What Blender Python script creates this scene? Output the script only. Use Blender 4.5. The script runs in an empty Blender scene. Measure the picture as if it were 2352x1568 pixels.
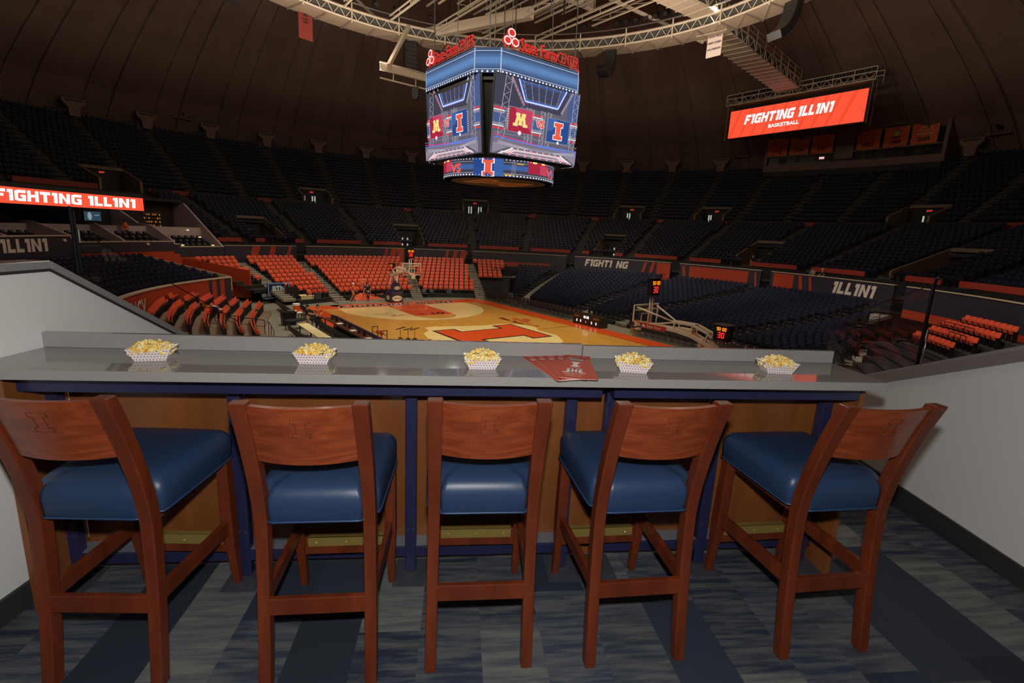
import bpy, math, random
import numpy as np
from mathutils import Vector, Matrix
random.seed(7); rng = np.random.default_rng(7)
sc = bpy.context.scene
COL = sc.collection
cos, sin, pi = math.cos, math.sin, math.pi
def rad(d): return d*pi/180

# ------------------------------------------------------------------ camera, world, main lights, exposure
F_PX, PITCH, ROLL = 1151.976, 0.2126789, 0.0481369
EYE = np.array([0.0, 0.0, 1.64])
_F = np.array([0, cos(PITCH), -sin(PITCH)]); _U0 = np.array([0, sin(PITCH), cos(PITCH)]); _R0 = np.array([1., 0, 0])
_R = _R0*cos(ROLL)+_U0*sin(ROLL); _U = -_R0*sin(ROLL)+_U0*cos(ROLL)
cam_d = bpy.data.cameras.new('camera'); cam_d.sensor_width = 36.0; cam_d.lens = F_PX/2352*36.0
cam_d.clip_start = 0.05; cam_d.clip_end = 400
cam = bpy.data.objects.new('camera', cam_d); COL.objects.link(cam)
cam.matrix_world = Matrix(((_R[0], _U[0], -_F[0], EYE[0]), (_R[1], _U[1], -_F[1], EYE[1]), (_R[2], _U[2], -_F[2], EYE[2]), (0, 0, 0, 1)))
sc.camera = cam
sc.view_settings.view_transform = 'Standard'; sc.view_settings.look = 'None'
sc.view_settings.gamma = 1.0; sc.view_settings.use_curve_mapping = False
sc.view_settings.exposure = 0.0

wd = bpy.data.worlds.new('world'); sc.world = wd; wd.use_nodes = True
wd.node_tree.nodes['Background'].inputs[0].default_value = (0.9, 0.72, 0.6, 1)
wd.node_tree.nodes['Background'].inputs[1].default_value = 0.004

ZC = 1.64-7.0896                      # height of the court floor, the suite floor being 0
CX, CY, PHI = -1.4109, 34.9755, -0.6489293
AX = np.array([sin(PHI), cos(PHI)])    # along the court, away from the camera
AY = np.array([cos(PHI), -sin(PHI)])   # across the court, to the right
def cw(a, l, z=0.0): return (CX+AX[0]*a+AY[0]*l, CY+AX[1]*a+AY[1]*l, ZC+z)
def pw(R, th, z=0.0): return (CX+R*cos(rad(th)), CY+R*sin(rad(th)), ZC+z)
TH_AX = math.degrees(math.atan2(AX[1], AX[0])); TH_AY = math.degrees(math.atan2(AY[1], AY[0]))

def lamp(name, kind, loc, energy, color, target=None, **kw):
    d = bpy.data.lights.new(name, kind); d.energy = energy; d.color = color
    for k, v in kw.items(): setattr(d, k, v)
    o = bpy.data.objects.new(name, d); COL.objects.link(o); o.location = loc
    if target is not None:
        o.rotation_euler = (Vector(target)-Vector(loc)).to_track_quat('-Z', 'Y').to_euler()
    return o
for th in (10, 170, 230, 310):
    lamp('roof_center_fill', 'POINT', pw(7.0, th, 24.6), 650, (1.0, 0.85, 0.7), shadow_soft_size=0.3)  # added point fill with no fixtures, brightens the dome top and trusses
# the photographer's flash, just above the lens
lamp('camera_flash', 'SPOT', (0.0, 0.0, 1.84), 160, (1.0, 0.975, 0.94), (0.05, 2.2, 0.72), spot_size=rad(132), spot_blend=0.5, shadow_soft_size=0.03)
# arena lights on the ring truss, aimed at the court
for i, th in enumerate((7, 37, 187, 217, 235, 255, 275, 295, 315, 337)):
    p = pw(22.4, th, 26.9)
    tgt = (cw(1, 0), cw(10.5, 1), cw(-7, 5), cw(9, 7), cw(2, -7))[i % 5]
    lamp('court_light', 'SPOT', p, 10500, (1.0, 0.90, 0.66), tgt, spot_size=rad(74), spot_blend=0.9, shadow_soft_size=0.3)
# lights over the far end stand
for a, l in ((11, -5), (12, 4), (10, -11)):
    lamp('end_stand_light', 'SPOT', cw(a, l, 24.5), 6400, (1.0, 0.88, 0.72), cw(a+10, l, 1.2), spot_size=rad(50), spot_blend=0.9, shadow_soft_size=0.3)
for a, l in ((9, 12), (1, 14), (-8, 13), (-17, 9)):
    lamp('side_stand_fill', 'SPOT', cw(a, l, 24.5), 12000, (1.0, 0.9, 0.8), cw(a*1.15, l+9, 1.2), spot_size=rad(54), spot_blend=0.9, shadow_soft_size=0.3)  # added spots without fixtures, to brighten the lower navy stand
lamp('left_stand_fill', 'SPOT', cw(9, -8, 24.5), 9000, (1.0, 0.88, 0.74), cw(7.5, -14.5, .8), spot_size=rad(36), spot_blend=0.9, shadow_soft_size=0.3)  # added spot without a fixture, brightens the retractable orange rows
# added fill lamps without fixtures inside the ring, for roof steel, dome and stands
for th in (0, 24, 48, 130, 150, 172, 200, 230, 260, 290, 315, 338):
    lamp('roof_fill', 'POINT', pw(18.0, th, 21.8), 330, (1.0, 0.83, 0.67), shadow_soft_size=0.3)
    lamp('roof_up_fill', 'SPOT', pw(18.0, th, 20.8), 850, (1.0, 0.83, 0.67), pw(18.0, th, 40), spot_size=rad(175), spot_blend=0.1, shadow_soft_size=0.3)

# ------------------------------------------------------------------ helpers
def s2l(c):
    out = []
    for x in c:
        x = x/255.0
        out.append(x/12.92 if x <= 0.04045 else ((x+0.055)/1.055)**2.4)
    return tuple(out)
MATS = {}
def M(name, col=None, rough=0.55, metal=0.0, spec=0.5, var=0.12, scale=8.0, coat=0.0, emit=0.0, bump=0.0):
    if name in MATS: return MATS[name]
    m = bpy.data.materials.new(name); m.use_nodes = True; nt = m.node_tree; b = nt.nodes['Principled BSDF']
    c = s2l(col)
    b.inputs['Roughness'].default_value = rough; b.inputs['Metallic'].default_value = metal
    b.inputs['Specular IOR Level'].default_value = spec; b.inputs['Coat Weight'].default_value = coat
    b.inputs['Coat Roughness'].default_value = 0.12
    if emit > 0:
        b.inputs['Base Color'].default_value = (0.0, 0.0, 0.0, 1); b.inputs['Roughness'].default_value = 0.5
        b.inputs['Specular IOR Level'].default_value = 0.1
        b.inputs['Emission Color'].default_value = c+(1,); b.inputs['Emission Strength'].default_value = emit
    elif var > 0:
        tc = nt.nodes.new('ShaderNodeTexCoord'); n = nt.nodes.new('ShaderNodeTexNoise'); n.inputs['Scale'].default_value = scale
        n.inputs['Detail'].default_value = 4
        mr = nt.nodes.new('ShaderNodeMapRange'); mr.inputs[3].default_value = 1-var; mr.inputs[4].default_value = 1+var
        mx = nt.nodes.new('ShaderNodeVectorMath'); mx.operation = 'SCALE'; mx.inputs[0].default_value = c
        nt.links.new(tc.outputs['Object'], n.inputs['Vector']); nt.links.new(n.outputs['Fac'], mr.inputs[0])
        nt.links.new(mr.outputs[0], mx.inputs['Scale']); nt.links.new(mx.outputs[0], b.inputs['Base Color'])
        if bump > 0:
            bp = nt.nodes.new('ShaderNodeBump'); bp.inputs['Strength'].default_value = bump; bp.inputs['Distance'].default_value = 0.01
            nt.links.new(n.outputs['Fac'], bp.inputs['Height']); nt.links.new(bp.outputs[0], b.inputs['Normal'])
    else:
        b.inputs['Base Color'].default_value = c+(1,)
    MATS[name] = m; return m
def E(name, col, s=1.0): return M(name, col, emit=s)

def frame(o, u, v, n=None):
    o = np.array(o, float); u = np.array(u, float); v = np.array(v, float)
    u = u/np.linalg.norm(u); v = v/np.linalg.norm(v)
    n = np.cross(u, v) if n is None else np.array(n, float)
    m = np.eye(4); m[:3, 0] = u; m[:3, 1] = v; m[:3, 2] = n; m[:3, 3] = o; return m
def rotz(a, o=(0, 0, 0)):
    m = np.eye(4); m[0, 0] = cos(a); m[0, 1] = -sin(a); m[1, 0] = sin(a); m[1, 1] = cos(a); m[:3, 3] = o; return m
def norm(v): v = np.array(v, float); return v/max(1e-9, np.linalg.norm(v))

class MB:
    def __init__(s): s.v = []; s.f = []; s.m = []; s.uv = None
    def add(s, vs, fs, mi=0, mat4=None):
        vs = np.asarray(vs, float).reshape(-1, 3)
        if mat4 is not None: vs = vs@mat4[:3, :3].T+mat4[:3, 3]
        n = len(s.v); s.v.extend(map(tuple, vs))
        s.f.extend(tuple(n+i for i in f) for f in fs)
        if isinstance(mi, (list, tuple)): s.m.extend(mi)
        else: s.m.extend([mi]*len(fs))
        return s
    def hexa(s, p, mi=0, mat4=None):
        return s.add(p, [(3, 2, 1, 0), (4, 5, 6, 7), (0, 1, 5, 4), (1, 2, 6, 5), (2, 3, 7, 6), (3, 0, 4, 7)], mi, mat4)
    def box(s, c, size, mi=0, mat4=None):
        x, y, z = [q/2 for q in size]; cx, cy, cz = c
        p = [(cx-x, cy-y, cz-z), (cx+x, cy-y, cz-z), (cx+x, cy+y, cz-z), (cx-x, cy+y, cz-z), (cx-x, cy-y, cz+z), (cx+x, cy-y, cz+z), (cx+x, cy+y, cz+z), (cx-x, cy+y, cz+z)]
        return s.hexa(p, mi, mat4)
    def beam(s, a, b, w, h, mi=0, up=(0, 0, 1), mat4=None):
        a = np.array(a, float); b = np.array(b, float); d = norm(b-a); up = np.array(up, float)
        if abs(d@up) > 0.99: up = np.array([0, 1., 0])
        r = norm(np.cross(d, up)); u = np.cross(r, d)
        p = []
        for q in (a, b):
            p.append([q-r*w/2-u*h/2, q+r*w/2-u*h/2, q+r*w/2+u*h/2, q-r*w/2+u*h/2])
        return s.add(p[0]+p[1], [(0, 1, 2, 3), (7, 6, 5, 4), (0, 4, 5, 1), (1, 5, 6, 2), (2, 6, 7, 3), (3, 7, 4, 0)], mi, mat4)
    def tube(s, pts, r, n=8, mi=0, closed=False, mat4=None, cap=True):
        pts = [np.array(p, float) for p in pts]; k = len(pts)
        rr = r if isinstance(r, (list, tuple)) else [r]*k
        vs = []; up = np.array([0, 0, 1.])
        for i, p in enumerate(pts):
            if closed: d = pts[(i+1) % k]-pts[i-1]
            else: d = pts[min(i+1, k-1)]-pts[max(i-1, 0)]
            d = norm(d); u2 = up if abs(d@up) < 0.95 else np.array([1., 0, 0])
            x = norm(np.cross(d, u2)); y = np.cross(x, d)
            for j in range(n):
                t = 2*pi*j/n; vs.append(p+(x*cos(t)+y*sin(t))*rr[i])
        fs = []
        for i in range(k if closed else k-1):
            for j in range(n):
                a = i*n+j; b = i*n+(j+1) % n; c = ((i+1) % k)*n+(j+1) % n; d2 = ((i+1) % k)*n+j
                fs.append((a, b, c, d2))
        if not closed and cap: fs.append(tuple(range(n-1, -1, -1))); fs.append(tuple((k-1)*n+j for j in range(n)))
        return s.add(vs, fs, mi, mat4)
    def loft(s, rings, mi=0, mat4=None, cap=True):
        n = len(rings[0]); vs = [p for r in rings for p in r]; fs = []
        for i in range(len(rings)-1):
            for j in range(n):
                fs.append((i*n+j, i*n+(j+1) % n, (i+1)*n+(j+1) % n, (i+1)*n+j))
        if cap: fs.append(tuple(range(n-1, -1, -1))); fs.append(tuple((len(rings)-1)*n+j for j in range(n)))
        return s.add(vs, fs, mi, mat4)
    def prism(s, poly, d, mi=0, mat4=None, side=None):
        n = len(poly); vs = [(x, y, 0) for x, y in poly]+[(x, y, d) for x, y in poly]
        fs = [tuple(range(n-1, -1, -1)), tuple(range(n, 2*n))]+[(i, (i+1) % n, n+(i+1) % n, n+i) for i in range(n)]
        return s.add(vs, fs, mi if side is None else [mi, mi]+[side]*n, mat4)
    def flat(s, poly, off, mi=0, mat4=None):
        return s.add([(x, y, off) for x, y in poly], [tuple(range(len(poly)))], mi, mat4)
    def rect(s, x0, y0, x1, y1, off, mi=0, mat4=None):
        return s.flat([(x0, y0), (x1, y0), (x1, y1), (x0, y1)], off, mi, mat4)
    def disc(s, c, r, off, mi=0, mat4=None, n=24, ry=None, r0=0.0, a0=0, a1=360):
        ry = r if ry is None else ry
        ang = [rad(a0+(a1-a0)*i/n) for i in range(n+(0 if a1-a0 >= 360 else 1))]
        if r0 <= 0: return s.flat([(c[0]+r*cos(t), c[1]+ry*sin(t)) for t in ang], off, mi, mat4)
        k = len(ang); vs = [(c[0]+r0*cos(t), c[1]+r0*ry/r*sin(t), off) for t in ang]+[(c[0]+r*cos(t), c[1]+ry*sin(t), off) for t in ang]
        m = k if a1-a0 >= 360 else k-1
        return s.add(vs, [(i, k+i, k+(i+1) % k, (i+1) % k) for i in range(m)], mi, mat4)
    def cyl(s, c, r, h, n=16, mi=0, mat4=None, r2=None):
        r2 = r if r2 is None else r2
        ring = lambda rr, z: [(c[0]+rr*cos(2*pi*i/n), c[1]+rr*sin(2*pi*i/n), z) for i in range(n)]
        return s.loft([ring(r, c[2]), ring(r2, c[2]+h)], mi, mat4)
    def ball(s, c, r, mi=0, mat4=None, nu=10, nv=7, sc3=(1, 1, 1)):
        rings = []
        for i in range(1, nv):
            t = pi*i/nv
            rings.append([(c[0]+r*sc3[0]*sin(t)*cos(2*pi*j/nu), c[1]+r*sc3[1]*sin(t)*sin(2*pi*j/nu), c[2]-r*sc3[2]*cos(t)) for j in range(nu)])
        return s.loft(rings, mi, mat4)
    def stamp(s, tv, tf, tm, places):
        tv = np.asarray(tv, float); nt = len(tv)
        for (x, y, z, a) in places:
            ca, sa = cos(a), sin(a); n = len(s.v)
            vx = tv[:, 0]*ca-tv[:, 1]*sa+x; vy = tv[:, 0]*sa+tv[:, 1]*ca+y; vz = tv[:, 2]+z
            s.v.extend(zip(vx.tolist(), vy.tolist(), vz.tolist()))
            s.f.extend(tuple(n+i for i in f) for f in tf); s.m.extend(tm)
        return s
    def mesh(s, name, mats, smooth=False):
        me = bpy.data.meshes.new(name); me.from_pydata(s.v, [], s.f)
        for m in (mats if isinstance(mats, (list, tuple)) else [mats]): me.materials.append(m)
        if any(s.m): me.polygons.foreach_set('material_index', s.m)
        if smooth: me.polygons.foreach_set('use_smooth', [True]*len(s.f))
        me.update(); return me
    def build(s, name, mats, parent=None, smooth=False, bevel=0, seg=2, loc=None, rz=0, sharp=None):
        o = bpy.data.objects.new(name, s.mesh(name, mats, smooth)); COL.objects.link(o)
        if parent is not None: o.parent = parent
        if loc is not None: o.location = loc
        if rz: o.rotation_euler = (0, 0, rz)
        if bevel:
            md = o.modifiers.new('bevel', 'BEVEL'); md.width = bevel; md.segments = seg; md.limit_method = 'ANGLE'; md.angle_limit = rad(35)
        return o
def T(o, label=None, cat=None, group=None, kind=None):
    if label: o['label'] = label
    if cat: o['category'] = cat
    if group: o['group'] = group
    if kind: o['kind'] = kind
    return o
def thing(name, loc, rz, label, cat, group=None):
    o = bpy.data.objects.new(name, None); o.empty_display_size = 0.1; COL.objects.link(o)
    o.location = loc; o.rotation_euler = (0, 0, rz); return T(o, label, cat, group)
CH = {}
def kids(o):
    return [c for c in o.children]
def dup(o, loc=None, rz=None, label=None, parent=None, children=None):
    c = o.copy(); COL.objects.link(c)
    if parent is not None: c.parent = parent
    if loc is not None: c.location = loc
    if rz is not None: c.rotation_euler = (0, 0, rz)
    if label: c['label'] = label
    for k in (kids(o) if children is None else children): dup(k, parent=c)
    return c
def ordn(n):
    return f"{n}{'th' if 10 <= n % 100 <= 20 else {1: 'st', 2: 'nd', 3: 'rd'}.get(n % 10, 'th')}"
def proj(p):
    d = np.array(p)-EYE; w = d@_F
    if w <= 0.1: return (-1e4, -1e4, w)
    return (1176+F_PX*(d@_R)/w, 784-F_PX*(d@_U)/w, w)

# ---- lettering
TXT = {}
def text(s, ext=0.0):
    key = (s, ext)
    if key in TXT: return TXT[key]
    cu = bpy.data.curves.new('lettering', 'FONT'); cu.body = s; cu.resolution_u = 2; cu.extrude = ext
    ob = bpy.data.objects.new('lettering', cu); COL.objects.link(ob)
    dg = bpy.context.evaluated_depsgraph_get(); dg.update()
    me = ob.evaluated_get(dg).to_mesh()
    v = np.array([x.co[:] for x in me.vertices]); f = [tuple(p.vertices) for p in me.polygons]
    ob.evaluated_get(dg).to_mesh_clear(); bpy.data.objects.remove(ob); bpy.data.curves.remove(cu)
    cap = 0.73; v = v/cap; v[:, 0] -= (v[:, 0].min()+v[:, 0].max())/2
    TXT[key] = (v, f); return TXT[key]
for t in ('VS', 'VS.', 'State Farm', 'CENTER', 'BASKETBALL', 'BTN', 'EXIT', 'LIBMAN', '#1 in cleaning', 'FEBRUARY 4, 2017', 'FIGHTING ILLINI', '$2', '1915', '1949', '1951', '1952', '1989', '2005',
          'FINAL', 'FOUR', 'NATIONAL', 'CHAMPIONS', 'RALPH JONES', 'DOUG MILLS', 'HARRY COMBES', 'LOU HENSON', 'HONORED COACHES', 'ILLINOIS', '30', 'B', '10', 'NCY', 'GAME DAY PROGRAM', 'RETIRED', '2000'):
    text(t)
text('State Farm', 0.06); text('CENTER', 0.06)
def put_text(mb, s, x, y, h, mi, mat4, off=0.0, wmax=None, ext=0.0, xs=1.0, bold=0.0):
    v, f = text(s, ext); v = v.copy()
    w = v[:, 0].max()-v[:, 0].min(); k = h; kx = h*xs
    if wmax: kx = min(kx, wmax/w) if wmax > 0 else kx
    q = np.stack([v[:, 0]*kx+x, v[:, 1]*k+y, v[:, 2]*k+off], 1)
    mb.add(q, f, mi, mat4)
    if bold:
        for dx, dy in ((bold, 0), (-bold, 0), (0, bold), (0, -bold)):
            mb.add(q+np.array([dx, dy, 0]), f, mi, mat4)
_t = 0.27
GLY = {'F': (.74, [((0, 0), (_t, 0), (_t, 1), (0, 1)), ((_t, 1-_t), (.74, 1-_t), (.74, 1), (_t, 1)), ((_t, .36), (.6, .36), (.6, .59), (_t, .59))]),
       'I': (.45, [((.16, 0), (.45, 0), (.45, 1), (.16, 1)), ((0, .72), (.16, .72), (.16, 1), (.04, 1))]),
       'G': (.84, [((0, .1), (_t, 0), (_t, 1), (0, .9)), ((_t, 1-_t), (.84, 1-_t), (.84, 1), (_t, 1)), ((_t, 0), (.84, 0), (.84, .24), (_t, .24)), ((.84-_t, .24), (.84, .24), (.84, .58), (.84-_t, .58)), ((.44, .38), (.84-_t, .38), (.84-_t, .58), (.44, .58))]),
       'H': (.86, [((0, 0), (_t, 0), (_t, 1), (0, 1)), ((.86-_t, 0), (.86, 0), (.86, 1), (.86-_t, 1)), ((_t, .4), (.86-_t, .4), (.86-_t, .64), (_t, .64))]),
       'T': (.8, [((0, 1-_t), (.8, 1-_t), (.8, 1), (0, 1)), ((.26, 0), (.54, 0), (.54, 1-_t), (.26, 1-_t))]),
       'N': (.88, [((0, 0), (_t, 0), (_t, 1), (0, 1)), ((.88-_t, 0), (.88, 0), (.88, 1), (.88-_t, 1)), ((_t, .62), (.88-_t, 0), (.88-_t, .38), (_t, 1))]),
       'L': (.66, [((0, 0), (_t, 0), (_t, 1), (0, 1)), ((_t, 0), (.66, 0), (.66, .26), (_t, .26))])}
def block_word(s, shear=0.22, gap=0.11):
    x = 0; quads = []; spans = []
    for ch in s:
        if ch == ' ': x += 0.42; continue
        w, q = GLY[ch]; quads += [[(x+px+shear*py, py) for px, py in poly] for poly in q]; spans.append((x, x+w)); x += w+gap
    return quads, x-gap+shear
def put_block(mb, s, x0, y0, h, mi, mat4, off, xs=1.0, shear=0.22, width=None, grow=0.0):
    quads, w = block_word(s, shear); kx = h*xs if width is None else width/w
    for q in quads:
        c = np.mean(q, 0)
        p = [(x0+px*kx+(grow*np.sign(px-c[0])), y0+py*h+(grow*np.sign(py-c[1]))) for px, py in q]
        mb.flat(p, off, mi, mat4)
    return kx*w
BLOCK_I = [(-.36, 0), (.36, 0), (.36, .22), (.2, .22), (.2, .78), (.36, .78), (.36, 1), (-.36, 1), (-.36, .78), (-.2, .78), (-.2, .22), (-.36, .22)]
def grow_I(g): return [(-.36-g, -g), (.36+g, -g), (.36+g, .22+g), (.2+g, .22+g), (.2+g, .78-g), (.36+g, .78-g), (.36+g, 1+g), (-.36-g, 1+g), (-.36-g, .78-g), (-.2-g, .78-g), (-.2-g, .22+g), (-.36-g, .22+g)]
def put_I(mb, x, y, h, mi, mat4, off, g=0.0, xs=1.0):
    mb.flat([(x+px*h*xs, y+py*h) for px, py in grow_I(g)], off, mi, mat4)
M_QUADS = [[(-.52, .12), (-.32, .12), (-.12, .88), (-.34, .88)], [(.52, .12), (.32, .12), (.12, .88), (.34, .88)], [(-.32, .88), (-.1, .88), (.08, .18), (-.08, .18)], [(.32, .88), (.1, .88), (-.08, .18), (.08, .18)],
           [(-.44, .8), (-.1, .8), (-.1, 1), (-.44, 1)], [(.1, .8), (.44, .8), (.44, 1), (.1, 1)], [(-.66, 0), (-.26, 0), (-.26, .18), (-.66, .18)], [(.26, 0), (.66, 0), (.66, .18), (.26, .18)], [(-.16, .1), (.16, .1), (.16, .28), (-.16, .28)]]
def put_M(mb, x, y, h, mi, mat4, off, xs=1.0, g=0.0):
    for q in M_QUADS:
        c = np.mean(q, 0)
        mb.flat([(x+(px+g*np.sign(px-c[0]))*h*xs, y+(py+g*np.sign(py-c[1]))*h) for px, py in q], off, mi, mat4)
SEG = {'0': 'abcdef', '1': 'bc', '3': 'abcdg', '9': 'abcdfg'}
def put_digit(mb, ch, x, y, h, mi, mat4, off):
    w = h*.52; t = h*.15
    R = {'a': (0, h-t, w, h), 'd': (0, 0, w, t), 'g': (0, h/2-t/2, w, h/2+t/2), 'f': (0, h/2, t, h), 'e': (0, 0, t, h/2), 'b': (w-t, h/2, w, h), 'c': (w-t, 0, w, h/2)}
    if ch == ':':
        mb.rect(x+t, y+h*.25, x+2*t, y+h*.25+t, off, mi, mat4); mb.rect(x+t, y+h*.62, x+2*t, y+h*.62+t, off, mi, mat4); return h*.42
    for k in SEG[ch]:
        a, b, c, d = R[k]; mb.rect(x+a, y+b, x+c, y+d, off, mi, mat4)
    return w+h*.16
def put_digits(mb, s, x, y, h, mi, mat4, off):
    w = sum(h*.42 if c == ':' else h*.68 for c in s)-h*.16; x -= w/2
    for c in s: x += put_digit(mb, c, x, y, h, mi, mat4, off)

# ------------------------------------------------------------------ special materials
def nodes_of(name, rough=0.5, spec=0.5):
    m = bpy.data.materials.new(name); m.use_nodes = True; nt = m.node_tree
    b = nt.nodes['Principled BSDF']; b.inputs['Roughness'].default_value = rough; b.inputs['Specular IOR Level'].default_value = spec
    return m, nt, b
def nd(nt, kind, **kw):
    n = nt.nodes.new(kind)
    for k, v in kw.items(): setattr(n, k, v)
    return n
def mth(nt, op, a, b=None, c=None):
    n = nt.nodes.new('ShaderNodeMath'); n.operation = op
    for i, x in enumerate((a, b, c)):
        if x is None: continue
        if isinstance(x, (int, float)): n.inputs[i].default_value = x
        else: nt.links.new(x, n.inputs[i])
    return n.outputs[0]
def ramp(nt, fac, stops):
    n = nt.nodes.new('ShaderNodeValToRGB'); el = n.color_ramp.elements
    while len(el) < len(stops): el.new(0.5)
    for e, (p, c) in zip(el, stops): e.position = p; e.color = s2l(c)+(1,)
    nt.links.new(fac, n.inputs[0]); return n.outputs[0]

def mat_carpet():
    m, nt, b = nodes_of('carpet_planks', 0.95, 0.1); L = nt.links.new
    tc = nd(nt, 'ShaderNodeTexCoord'); mp = nd(nt, 'ShaderNodeMapping'); mp.inputs['Rotation'].default_value = (0, 0, rad(-6.5))
    mp.inputs['Location'].default_value = (0.12, 0.31, 0)
    L(tc.outputs['Object'], mp.inputs[0]); sp = nd(nt, 'ShaderNodeSeparateXYZ'); L(mp.outputs[0], sp.inputs[0])
    X, Y = sp.outputs[0], sp.outputs[1]
    ci = mth(nt, 'FLOOR', mth(nt, 'DIVIDE', X, 0.25))
    w1 = nd(nt, 'ShaderNodeTexWhiteNoise', noise_dimensions='1D'); L(ci, w1.inputs['W'])
    yo = mth(nt, 'ADD', mth(nt, 'DIVIDE', Y, 0.75), w1.outputs[0]); ri = mth(nt, 'FLOOR', yo)
    cb = nd(nt, 'ShaderNodeCombineXYZ'); L(ci, cb.inputs[0]); L(ri, cb.inputs[1])
    w2 = nd(nt, 'ShaderNodeTexWhiteNoise', noise_dimensions='2D'); L(cb.outputs[0], w2.inputs['Vector'])
    # streaks: stretched noise across the plank
    mp2 = nd(nt, 'ShaderNodeMapping'); mp2.inputs['Scale'].default_value = (3.0, 28, 1); L(mp.outputs[0], mp2.inputs[0])
    ad = nd(nt, 'ShaderNodeVectorMath', operation='ADD'); L(mp2.outputs[0], ad.inputs[0])
    sc_ = nd(nt, 'ShaderNodeVectorMath', operation='SCALE'); sc_.inputs['Scale'].default_value = 37.0; L(cb.outputs[0], sc_.inputs[0]); L(sc_.outputs[0], ad.inputs[1])
    n1 = nd(nt, 'ShaderNodeTexNoise'); n1.inputs['Scale'].default_value = 1.0; n1.inputs['Detail'].default_value = 5; n1.inputs['Roughness'].default_value = .6; L(ad.outputs[0], n1.inputs['Vector'])
    big = nd(nt, 'ShaderNodeTexNoise'); big.inputs['Scale'].default_value = 2.2; L(ad.outputs[0], big.inputs['Vector'])
    base = ramp(nt, w2.outputs[0], [(0.0, (46, 52, 60)), (0.24, (50, 56, 72)), (0.44, (58, 64, 74)), (0.5, (104, 107, 106)), (0.72, (122, 124, 118)), (0.78, (72, 78, 92)), (0.86, (44, 49, 64)), (1.0, (40, 45, 54))])
    strk = ramp(nt, n1.outputs[0], [(0.40, (52, 58, 80)), (0.60, (118, 121, 116))])
    amt = mth(nt, 'MULTIPLY', mth(nt, 'GREATER_THAN', w2.outputs[0], 0.42), 0.5)
    mx = nd(nt, 'ShaderNodeMix', data_type='RGBA'); L(amt, mx.inputs[0]); L(base, mx.inputs[6]); L(strk, mx.inputs[7])
    # loop pile
    fn = nd(nt, 'ShaderNodeTexNoise'); fn.inputs['Scale'].default_value = 330; L(mp.outputs[0], fn.inputs['Vector'])
    wv = nd(nt, 'ShaderNodeTexWave'); wv.inputs['Scale'].default_value = 60; wv.inputs['Distortion'].default_value = 1.5; L(mp.outputs[0], wv.inputs['Vector'])
    k = mth(nt, 'ADD', mth(nt, 'MULTIPLY', fn.outputs[0], 1.1), mth(nt, 'MULTIPLY', wv.outputs[1], 0.12)); k = mth(nt, 'ADD', k, 0.37)
    ml = nd(nt, 'ShaderNodeVectorMath', operation='SCALE'); L(mx.outputs[2], ml.inputs[0]); L(k, ml.inputs['Scale'])
    L(ml.outputs[0], b.inputs['Base Color'])
    bp = nd(nt, 'ShaderNodeBump'); bp.inputs['Strength'].default_value = .5; bp.inputs['Distance'].default_value = .004; L(fn.outputs[0], bp.inputs['Height']); L(bp.outputs[0], b.inputs['Normal'])
    return m
def mat_wood(name, c0, c1, rough, coat, sx, sy, sz, dist=4.0):
    m, nt, b = nodes_of(name, rough); L = nt.links.new
    tc = nd(nt, 'ShaderNodeTexCoord'); mp = nd(nt, 'ShaderNodeMapping'); mp.inputs['Scale'].default_value = (sx, sy, sz); L(tc.outputs['Object'], mp.inputs[0])
    n = nd(nt, 'ShaderNodeTexNoise'); n.inputs['Scale'].default_value = 1; n.inputs['Detail'].default_value = 6; n.inputs['Distortion'].default_value = dist*.15; L(mp.outputs[0], n.inputs['Vector'])
    c = ramp(nt, n.outputs[0], [(0.3, c0), (0.52, tuple((a+q)/2 for a, q in zip(c0, c1))), (0.7, c1)]); L(c, b.inputs['Base Color'])
    b.inputs['Coat Weight'].default_value = coat; b.inputs['Coat Roughness'].default_value = .12
    return m
def mat_court():
    m, nt, b = nodes_of('court_maple', 0.18); L = nt.links.new
    tc = nd(nt, 'ShaderNodeTexCoord'); mp = nd(nt, 'ShaderNodeMapping'); mp.inputs['Rotation'].default_value = (0, 0, PHI); L(tc.outputs['Object'], mp.inputs[0])
    br = nd(nt, 'ShaderNodeTexBrick'); br.inputs['Scale'].default_value = 1; br.inputs['Brick Width'].default_value = .1; br.inputs['Row Height'].default_value = 1.1
    br.inputs['Mortar Size'].default_value = 0.0; br.inputs['Color1'].default_value = s2l((212, 158, 74))+(1,); br.inputs['Color2'].default_value = s2l((198, 142, 60))+(1,)
    L(mp.outputs[0], br.inputs['Vector']); L(br.outputs[0], b.inputs['Base Color']); b.inputs['Specular IOR Level'].default_value = .4
    return m
def mat_speckle(name, col, rough, amt=.18, scale=420):
    m, nt, b = nodes_of(name, rough); L = nt.links.new
    tc = nd(nt, 'ShaderNodeTexCoord'); n = nd(nt, 'ShaderNodeTexNoise'); n.inputs['Scale'].default_value = scale; n.inputs['Detail'].default_value = 3; L(tc.outputs['Object'], n.inputs['Vector'])
    lo = tuple(x*(1-amt) for x in col); hi = tuple(min(255, x*(1+amt)) for x in col)
    L(ramp(nt, n.outputs[0], [(.3, lo), (.7, hi)]), b.inputs['Base Color']); return m
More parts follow.
